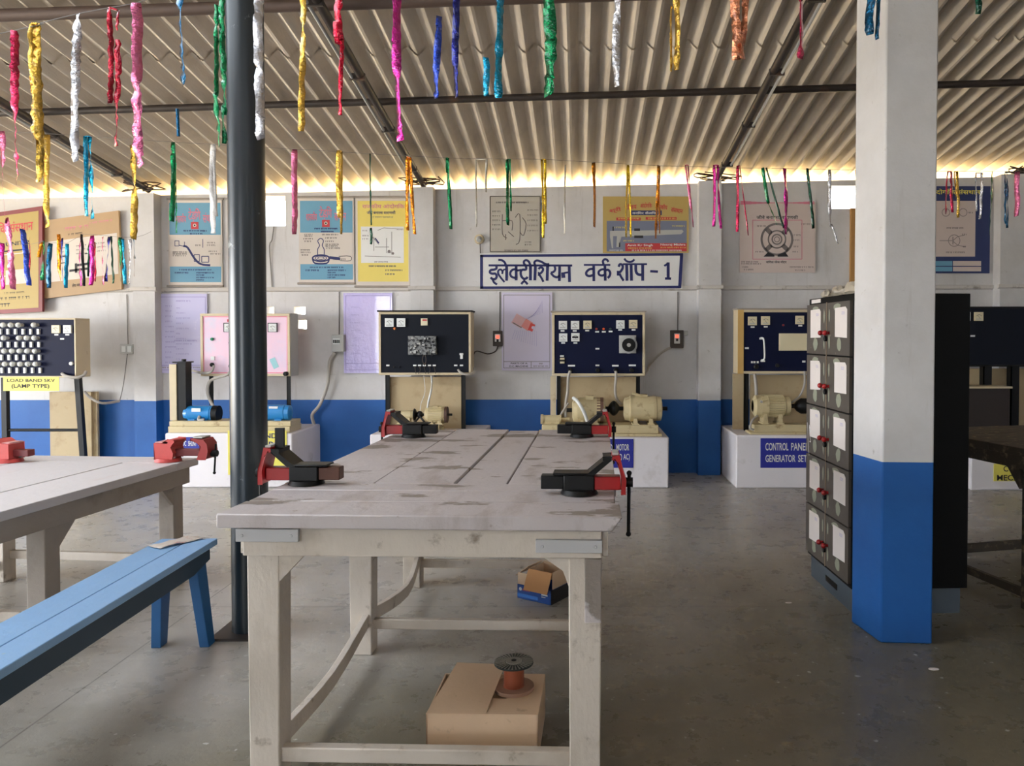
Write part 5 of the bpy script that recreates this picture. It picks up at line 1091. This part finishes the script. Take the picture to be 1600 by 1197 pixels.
# crumpled bag on the locker
mb = MB(); rr = random.Random(11)
for (y, rx, ry, rz, x) in ((LLn*.32, .05, .11, .035, .08), (LLn*.6, .045, .09, .028, .07), (LLn*.8, .035, .05, .02, .05)):
    c = K_.W(x, y, LZ1+.002+rz*.8); mb.ball(c, 1, 0, (rx, ry, rz), 18)
vv = []
for p in mb.v: vv.append(Vector((p.x+rr.uniform(-.008, .008), p.y+rr.uniform(-.008, .008), max(LZ1+.001, p.z+rr.uniform(-.009, .012)))))
mb.v = vv; single('plastic_bag', mb, PLAS, 'crumpled translucent plastic bag on top of the locker', 'bag', K_.W(.07, LLn*.5, LZ1))

# ------------------------------------------------------------ dark table at the right
ZR_ = .8
A = Fz(1600, 700, ZR_); Bp = Fz(1500, 682, ZR_); Q = Fr(A, ey=Bp-A)
t = T('workbench', 'dark workbench in shadow at the right edge, beyond the locker', 'workbench', Q.W(.8, .4, 0))
y0, y1 = -.09, .82
for k in range(3):
    mb = Q.mb(); mb.box(-.02, y0+(y1-y0)/3*k+.002, ZR_-.04, 1.9, y0+(y1-y0)/3*(k+1)-.002, ZR_); t.part('top_plank', mb, DTABLE, bevel=.003)
for x in (.01, 1.75):
    for y in (y0+.03, y1-.12):
        mb = Q.mb(); mb.box(x, y, 0, x+.08, y+.08, ZR_-.041); t.part('leg', mb, DTABLE, bevel=.003)
mb = Q.mb(); mb.box(-.008, y0+.02, ZR_-.105, .008, y1-.02, ZR_-.041); t.part('apron', mb, DTABLE)
mb = Q.mb(); mb.box(.01, y0+.01, ZR_-.105, 1.85, y0+.028, ZR_-.041); t.part('apron', mb, DTABLE)
mb = Q.mb(); mb.prism([(0, 0), (.08, 0), (0, -.1)], (-.006, y0+.11, ZR_-.106), (0, 1, 0), (0, 0, 1), (.02, 0, 0)); t.part('corner_brace', mb, DTABLE)
mb = Q.mb(); mb.box(.03, y0+.03, .05, .055, y1-.05, .09); t.part('stretcher', mb, DTABLE)
mb = Q.mb(); mb.box(.03, y1-.09, .06, 1.8, y1-.06, .11); t.part('stretcher', mb, DTABLE)

# ------------------------------------------------------------ boxes and spool
a, b = Fz(666, 1187, 0), Fz(841, 1190, 0); hB = .145; S = Fr(a, ey=Vector((-(b-a).y, (b-a).x, 0))); W_ = (b-a).length; D_ = .3
t = T('cardboard_box', 'brown cardboard box with one raised flap on the floor, carrying the wire spool', 'box', S.W(W_/2, D_/2, 0))
mb = S.mb(); th_ = .005
mb.box(0, 0, 0, W_, th_, hB).box(0, D_-th_, 0, W_, D_, hB).box(0, 0, 0, th_, D_, hB).box(W_-th_, 0, 0, W_, D_, hB).box(0, 0, 0, W_, D_, .004); t.part('box_body', mb, CARD)
mb = S.mb(); mb.hexa([(W_*.0, -.002, hB), (W_*.53, -.002, hB), (W_*.6, D_, hB+.03), (W_*.12, D_, hB+.035)], [(W_*.0, -.002, hB+.005), (W_*.53, -.002, hB+.005), (W_*.6, D_, hB+.035), (W_*.12, D_, hB+.04)]); t.part('flap', mb, CARD, label='raised left flap')
mb = S.mb(); mb.box(W_*.68, 0, hB, W_, D_*.98, hB+.005).box(W_*.5, 0, hB, W_*.68, D_*.35, hB+.005); t.part('flap', mb, CARD)
mb = S.mb(); mb.box(W_*.48, -.0006, .04, W_*.52, -.0001, .005, 0).box(W_*.52, .004, .006, W_*.55, .0042, .012, 0); t.part('tape', mb, CARDB)
c = Fz(803, 1076, hB+.006); z = hB+.0055
t = T('wire_spool', 'copper wire spool with slotted black top flange, standing on the cardboard box', 'spool', (c.x, c.y, z))
rs = .068; mb = MB(); mb.cyl((c.x, c.y, z), (c.x, c.y, z+.012), rs, n=36); t.part('bottom_flange', mb, M('flange_tan', rgb(150, 116, 96), .6))
mb = MB(); mb.lathe((c.x, c.y, z+.012), (c.x, c.y, z+.088), [(0, .036)]+[((k+.5)/20, .034+.0012*(k % 2)) for k in range(20)]+[(1, .036)], 28); t.part('wire_winding', mb, COPPER)
mb = MB(); zz = z+.088; mb.cyl((c.x, c.y, zz), (c.x, c.y, zz+.006), rs*.98, n=36); t.part('top_flange', mb, M('flange_dark', rgb(34, 42, 40), .5))
mb = MB(); mb.cyl((c.x, c.y, zz+.006), (c.x, c.y, zz+.010), rs*.42, n=24, m=0); mb.cyl((c.x, c.y, zz+.0095), (c.x, c.y, zz+.0112), rs*.13, n=14, m=1); t.part('hub', mb, [M('flange_grey', rgb(140, 136, 128), .6), BLACK])
mb = MB()
for k in range(32):
    an = 2*PI*k/32; u = Vector((math.cos(an), math.sin(an), 0)); w = Vector((-u.y, u.x, 0)); o = Vector((c.x, c.y, zz+.006)); q = [o+u*rs*.45-w*.0008, o+u*rs*.97-w*.0022, o+u*rs*.97+w*.0022, o+u*rs*.45+w*.0008]; mb.hexa(q, [p+Vector((0, 0, .002)) for p in q])
t.part('flange_ribs', mb, MATS['flange_grey'])
# blue carton with open cardboard inner
a, b = Fz(808.5, 934, 0), Fz(861, 946, 0); S = Fr(a, ey=Vector((-(b-a).y, (b-a).x, 0))); W_ = (b-a).length; D_ = .2; hh = .072
t = T('blue_carton', 'blue printed carton with open brown flaps on the floor under the main workbench', 'box', S.W(W_/2, D_/2, 0))
mb = S.mb(); mb.box(0, 0, 0, W_, .004, hh).box(0, D_-.004, 0, W_, D_, hh).box(0, 0, 0, .004, D_, hh).box(W_-.004, 0, 0, W_, D_, hh).box(0, 0, 0, W_, D_, .004)
t.part('carton_body', mb, TBLUE)
mb = S.mb(); mb.box(W_, .0, .0, W_+.0008, D_, hh); t.part('dark_end', mb, M('carton_dark', rgb(24, 26, 32), .4), label='black printed end')
mb = S.mb(); mb.cyl((.02, -.0005, hh-.022), (.02, -.0015, hh-.022), .009, n=18, m=0); mb.text('BOSCH', (.034, -.001, hh-.03), (1, 0, 0), (0, 0, 1), .045, .011, 1); mb.box(W_*.72, -.001, hh-.032, W_*.9, -.0002, hh-.025, 0); mb.box(W_*.72, -.001, hh-.042, W_*.84, -.0002, hh-.038, 0); mb.box(0.0, -.0009, hh-.062, W_*.62, -.0003, hh-.045, 2)
t.part('print', mb, [METER, PREDI, M('carton_light_blue', rgb(58, 118, 200), .4)])
mb = S.mb(); mb.box(W_*.0, -.03, hh+.001, W_*.02, D_, hh+.002)
mb = S.mb(); mb.box(.006, .006, .02, W_-.006, D_-.006, hh+.035); 
mb = S.mb(); x0, x1 = W_*.28, W_*.98; e_ = .003
mb.hexa([(x0, -.03, hh-.012), (x1, -.03, hh-.012), (x1, -.027, hh-.012), (x0, -.027, hh-.012)], [(x0, .015, hh+.085), (x1, .015, hh+.085), (x1, .018, hh+.085), (x0, .018, hh+.085)], 1); mb.box(.0, .004, hh, x0, .007, hh+.06, 0)
mb.hexa([(-.035, .03, hh+.03), (.05, .02, hh+.09), (.05, .15, hh+.09), (-.035, .15, hh+.03)], [(-.035, .03, hh+.033), (.05, .02, hh+.093), (.05, .15, hh+.093), (-.035, .15, hh+.033)], 0)
mb.box(x0, .15, hh, x1, .154, hh+.09, 0); mb.box(x0, .02, hh, x0+e_, .15, hh+.085, 0); mb.box(x1-e_, .02, hh, x1, .15, hh+.085, 0)
t.part('inner_flaps', mb, [CARD, CARDB], label='open brown cardboard flaps')
# paint flecks / litter
for k, (px, py, s) in enumerate(((696, 1076, 9), (1459, 1047, 10), (1232, 943, 6))):
    c = Fz(px, py, 0); mb = MB(); mb.ball(c+Vector((0, 0, .004)), s*c.y/FPX*.9, 0, (1, .6, .12), 10); single('paper_scrap', mb, PAPER, ('small white scrap on the floor under the main workbench', 'small white scrap on the floor in front of the square pillar', 'small white scrap on the floor left of the locker')[k], 'scrap', c)
# ------------------------------------------------------------ foil streamers
FOIL = {}
def foil(n):
    if n in FOIL: return FOIL[n]
    c = {'crimson': (196, 40, 84), 'gold': (214, 172, 70), 'silver': (206, 206, 212), 'dark red': (156, 22, 44), 'pink': (226, 118, 160), 'teal': (16, 84, 122), 'green': (8, 120, 72),
         'dark green': (6, 62, 44), 'red': (204, 24, 56), 'magenta': (208, 46, 150), 'blue': (48, 76, 186), 'navy': (34, 40, 128), 'cyan': (20, 150, 190), 'copper': (206, 132, 96),
         'orange': (232, 140, 24), 'amber': (206, 128, 24), 'yellow': (236, 196, 50), 'black': (20, 22, 26), 'white': (226, 224, 222), 'brown': (120, 76, 50), 'clear': (220, 214, 200)}[n]
    FOIL[n] = M('foil_'+n.replace(' ', '_'), rgb(*c), .16, .88 if n not in ('white', 'clear') else .1, var=.25, vs=26, bump=(30, .8, .02), coat=.6)
    return FOIL[n]
def ribbon(mb, x0, y0, x1, y1, wpx, Y, seed):
    rr = random.Random(seed); L = abs(y1-y0); n = max(5, int(L/7)); th = rr.uniform(-.5, .5); sw = rr.uniform(0, 6)
    vs = []; fs = []
    for i in range(n+1):
        u = i/n; px = x0+(x1-x0)*u+math.sin(u*5+sw)*wpx*.12; py = y0+(y1-y0)*u
        th += rr.uniform(-.55, .55); th = max(-.95, min(.95, th)); w = wpx*Y/FPX*.5*(1.12 if 0 < i < n else .95)
        c = P(px, py, Y); c.y += rr.uniform(-.006, .006)
        d = Vector((math.cos(th), math.sin(th), 0))*w; tl = rr.uniform(-.25, .25)*w
        vs += [c-d+Vector((0, 0, tl)), c+d-Vector((0, 0, tl))]
    for i in range(n): fs.append((2*i, 2*i+1, 2*i+3, 2*i+2))
    mb.add(vs, fs)
def streamer(col, Y, strands, phrase, group, seed):
    mb = MB()
    for k, s in enumerate(strands): ribbon(mb, *s, Y, seed*10+k)
    if len(strands) > 1 and abs(strands[0][1]-strands[1][1]) < 6:   # fold over the string
        a = P(strands[0][0], strands[0][1], Y); b = P(strands[1][0], strands[1][1], Y); w = .006
        mb.hexa([a-Vector((0, w, .004)), b-Vector((0, w, .004)), b+Vector((0, w, -.004)), a+Vector((0, w, -.004))], [a-Vector((0, w, -.002)), b-Vector((0, w, -.002)), b+Vector((0, w, .002)), a+Vector((0, w, .002))])
    top = P(strands[0][0], strands[0][1], Y)
    o = single('foil_streamer', mb, foil(col), (col+' foil streamer '+phrase), 'streamer', top, group)
    so = o.modifiers.new('thick', 'SOLIDIFY'); so.thickness = .0008
YN, YM2, YL3 = 2.9, 5.9, 6.75
G1, G2, G3 = 'long foil streamers of the nearest row', 'foil streamers of the farther row under the eaves', 'short foil streamers in front of the tilted boards'
near = [('crimson', [(22, 48, 26, 288, 10)], 'hanging furthest left in the nearest row'),
 ('gold', [(50, 37, 53, 228, 8), (59, 37, 61, 285, 10)], 'of two strands, second from left in the nearest row'),
 ('silver', [(120, 22, 117, 252, 11)], 'hanging left of the dark red one, under the upper left purlin'),
 ('dark red', [(172, 12, 173, 162, 7), (184, 16, 183, 48, 4), (184, 62, 182, 228, 8)], 'between the left silver and the wide pink one'),
 ('pink', [(212, 5, 218, 262, 14)], 'wide and long, above the leftmost pilaster'),
 ('teal', [(282, -14, 285, 133, 12)], 'dark and straight, left of the green looped one'),
 ('green', [(338, 8, 339, 150, 6), (338, 140, 342, 230, 9), (347, -14, 350, 180, 8), (349, 165, 350, 225, 7)], 'looped at its end, just left of the black pole'),
 ('silver', [(405, -14, 405, 217, 13)], 'hanging in front of the black pole'),
 ('gold', [(473, -14, 472, 206, 9)], 'hanging just right of the black pole'),
 ('red', [(530, -14, 528, 70, 13), (534, 60, 532, 180, 6)], 'crossing the dark rafter near the top'),
 ('magenta', [(619, -14, 624, 220, 13)], 'widest and longest, ending beside the middle rafter'),
 ('blue', [(685, 25, 682, 154, 10)], 'tapering at its top, left of the navy one'),
 ('navy', [(712, -14, 713, 152, 10)], 'between the blue and the teal ones'),
 ('cyan', [(780, -14, 780, 153, 12), (759, 90, 761, 150, 9)], 'bright, above the small grey chart'),
 ('green', [(858, -14, 859, 150, 18)], 'broad and folded, above the left half of the painted sign'),
 ('silver', [(965, -14, 963, 136, 11)], 'crinkled, right of the broad green one'),
 ('gold', [(1057, -14, 1058, 110, 10), (1049, 10, 1048, 112, 4)], 'short, right of the crinkled silver one'),
 ('copper', [(1150, -14, 1150, 94, 14), (1164, -14, 1161, 93, 10)], 'the only one of that colour'),
 ('crimson', [(1253, -14, 1250, 92, 11)], 'beside the right rafter, left of the square pillar'),
 ('teal', [(1360, -14, 1359, 55, 13), (1374, -14, 1370, 62, 6)], 'hanging in front of the square pillar'),
 ('dark green', [(1529, -14, 1528, 22, 8)], 'very short, at the top right corner')]
far = [('pink', [(2, 205, 8, 350, 9), (10, 340, 22, 452, 8)], 'at the left edge, long and slanting over the yellow board'),
 ('gold', [(72, 210, 74, 355, 8)], 'over the joint of the yellow and tan boards'),
 ('cyan', [(133, 213, 136, 338, 6), (141, 213, 144, 342, 7)], 'of two strands above the tilted tan board'),
 ('gold', [(208, 226, 210, 374, 9)], 'beside the leftmost pilaster'),
 ('green', [(271, 222, 269, 346, 7), (274, 250, 276, 364, 3)], 'in front of the cable banner, left side'),
 ('white', [(332, 225, 333, 365, 8), (334, 235, 338, 338, 4)], 'in front of the cable banner, right side'),
 ('pink', [(461, 233, 459, 366, 8)], 'just right of the bright wall opening'),
 ('gold', [(529, 235, 531, 340, 8), (534, 236, 533, 366, 4)], 'in front of the round device banner'),
 ('dark green', [(578, 240, 580, 352, 3), (580, 356, 580, 382, 3.5)], 'very thin, in front of the yellow banner'),
 ('orange', [(636, 245, 637, 360, 5), (640, 246, 648, 366, 5)], 'of two strands at the pilaster left of the sign'),
 ('green', [(700, 247, 704, 358, 5), (697, 247, 698, 270, 2.5)], 'right of the pilaster left of the sign'),
 ('clear', [(744, 249, 744, 355, 2.5), (760, 249, 759, 300, 3)], 'almost transparent, above the round beige fitting'),
 ('green', [(792, 249, 794, 352, 5), (797, 249, 798, 330, 3)], 'in front of the small grey chart'),
 ('yellow', [(847, 249, 849, 372, 4), (852, 249, 852, 350, 4)], 'at the right edge of the small grey chart'),
 ('clear', [(883, 258, 882, 366, 3)], 'faint, between the grey chart and the caliper banner'),
 ('amber', [(928, 254, 929, 355, 6)], 'left of the caliper banner'),
 ('yellow', [(981, 258, 978, 371, 5), (982, 258, 986, 371, 3)], 'in front of the caliper banner, left one of the two'),
 ('amber', [(1029, 258, 1025, 373, 5), (1029, 275, 1031, 365, 3.5)], 'in front of the caliper banner, right one of the two'),
 ('pink', [(1071, 258, 1080, 328, 2.5), (1075, 258, 1083, 355, 2.5)], 'thin and curly, left of the pilaster right of the sign'),
 ('magenta', [(1116, 258, 1116, 354, 5), (1121, 258, 1126, 357, 4)], 'of two strands on the pilaster right of the sign'),
 ('crimson', [(1153, 259, 1152, 362, 4.5), (1156, 259, 1169, 368, 1.8)], 'with a thin second thread, left side of the circular motor chart'),
 ('green', [(1191, 262, 1201, 318, 5), (1201, 318, 1214, 352, 3)], 'slanting, left one of the two over the circular motor chart'),
 ('dark green', [(1197, 262, 1225, 357, 3)], 'slanting, thread topped, over the middle of the motor chart'),
 ('magenta', [(1226, 263, 1229, 366, 6)], 'over the circular motor chart, right of its drawing'),
 ('dark green', [(1262, 263, 1271, 357, 4)], 'slanting at the right edge of the circular motor chart'),
 ('silver', [(1296, 265, 1297, 355, 5), (1299, 350, 1310, 382, 2.5)], 'with a bent tail, by the bright opening near the square pillar'),
 ('brown', [(1338, 265, 1339, 292, 3)], 'stub touching the left edge of the square pillar'),
 ('crimson', [(1481, 268, 1477, 335, 3), (1486, 268, 1488, 332, 4)], 'of two strands, first one right of the square pillar'),
 ('gold', [(1491, 268, 1493, 310, 2), (1496, 268, 1497, 340, 4)], 'second one right of the square pillar'),
 ('silver', [(1525, 270, 1526, 330, 2.6), (1534, 270, 1532, 342, 3.6)], 'of two thin strands over the navy bordered chart'),
 ('green', [(1550, 268, 1547, 367, 5)], 'at the right edge of the navy bordered chart'),
 ('teal', [(1570, 270, 1571, 350, 2.5), (1574, 270, 1574, 356, 4)], 'dark topped, right of the navy bordered chart'),
 ('pink', [(1590, 268, 1588, 338, 7)], 'last one before the right edge of the photo')]
short = [('magenta', [(4, 380, 4, 452, 6)], 'at the left edge'), ('blue', [(35, 358, 46, 446, 7)], 'slanting over the yellow board'), ('dark red', [(46, 371, 47, 422, 3)], 'thin, just right of the slanting blue one'),
 ('orange', [(66, 378, 60, 402, 5)], 'small, on the maroon border'), ('green', [(68, 376, 67, 438, 6)], 'first on the tan board'), ('teal', [(78, 380, 76, 450, 6)], 'second on the tan board'),
 ('orange', [(91, 366, 94, 440, 5)], 'long, third on the tan board'), ('navy', [(97, 372, 98, 444, 3.5)], 'thin, touching the long orange one'), ('cyan', [(105, 381, 103, 450, 5)], 'right of the thin navy one'),
 ('magenta', [(125, 369, 126, 447, 6)], 'left of the black one'), ('black', [(128, 366, 131, 447, 3.5)], 'beside the left magenta one'), ('dark green', [(140, 376, 137, 432, 3)], 'thin, left of the right magenta one'),
 ('magenta', [(145, 368, 142, 446, 6)], 'right of the thin dark green one'), ('dark red', [(148, 378, 149, 440, 3)], 'thin, right of the right magenta one'), ('pink', [(160, 370, 161, 445, 5)], 'left of the navy broad one'),
 ('navy', [(170, 370, 166, 440, 5.5)], 'broad, right of the pink one'), ('dark green', [(174, 369, 177, 443, 3)], 'looped over the string'), ('green', [(187, 371, 189, 440, 5)], 'at the right border of the tan board'),
 ('cyan', [(192, 373, 195, 444, 5)], 'last bright one, beside the tan board'), ('silver', [(203, 374, 202, 444, 5)], 'pale, against the white wall'), ('teal', [(208, 372, 211, 404, 4)], 'short, on the leftmost pilaster'),
 ('brown', [(209, 400, 210, 432, 1.6)], 'threadlike, under the short teal one')]
def string(pts, Y, label):
    mb = MB(); mb.tube([P(x, y, Y) for x, y in pts], .0016, 5, 0, 2); single('hanging_string', mb, WIREG, label, 'string', P(pts[0][0], pts[0][1], Y), 'strings carrying the streamers')
sd = 0
for rows, Y, G in ((near, YN, G1), (far, YM2, G2), (short, YL3, G3)):
    for col, st, ph in rows: sd += 1; streamer(col, Y, st, ph, G, sd)
string([(-480, 150), (22, 48), (60, 37), (120, 22), (172, 12), (212, 5), (282, -13), (405, -13), (700, -14), (1000, -13), (1300, -12), (1530, -12), (2650, 40)], YN, 'thin string of the nearest streamer row, sloping up at the top left')
string([(-380, 190), (2, 205), (133, 213), (270, 222), (461, 233), (700, 247), (850, 249), (1030, 259), (1300, 265), (1590, 268), (2100, 262)], YM2, 'thin string of the farther streamer row under the eaves')
string([(-200, 330), (4, 380), (66, 378), (105, 380), (130, 366), (170, 369), (212, 371), (236, 362)], YL3, 'thin string of the short streamers over the tilted boards')
mb = MB(); mb.tube([P(277, 170, YN), P(279, 213, YN)], .006, 6); single('hanging_string', mb, foil('teal'), 'loose teal foil scrap on a thread under the dark teal streamer', 'streamer', P(277, 170, YN))

# ------------------------------------------------------------ light
w = bpy.data.worlds.new('sky'); SC.world = w; w.use_nodes = True; nt = w.node_tree; bg = nt.nodes['Background']
bg.inputs[0].default_value = (.9, .95, 1, 1); bg.inputs[1].default_value = 12.0
def area(name, loc, rot, sx, sy, e, col):
    l = bpy.data.lights.new(name, 'AREA'); l.shape = 'RECTANGLE'; l.size = sx; l.size_y = sy; l.energy = e; l.color = col
    o = bpy.data.objects.new(name, l); o.location = loc; o.rotation_euler = rot; COL.objects.link(o); return o
area('added_overhead_fill', (-3.3, 2.5, zroof(-3.3, 2.5)-.06), (0, 0, 0), 2.6, 3.2, 30, (1, .985, .98))  # fill lamp added overhead, out of view, to brighten tops and floor
area('daylight_side_window', (XL+.03, 1.5, 1.35), (0, -PI/2, 0), 2.0, 5.0, 480, (.95, .975, 1))
s = bpy.data.lights.new('sun', 'SUN'); s.energy = 40; s.angle = math.radians(1); s.color = (1, .93, .8)
so = bpy.data.objects.new('sun', s); so.rotation_euler = (math.radians(-35), 0, math.radians(10)); COL.objects.link(so)   # high sun behind the back wall
SC.view_settings.view_transform = 'Standard'; SC.view_settings.look = 'None'; SC.view_settings.gamma = 1; SC.view_settings.use_curve_mapping = False; SC.view_settings.exposure = 0.08
SC.cycles.max_bounces = 8; SC.cycles.diffuse_bounces = 5; SC.cycles.sample_clamp_indirect = 6; SC.cycles.use_denoising = True
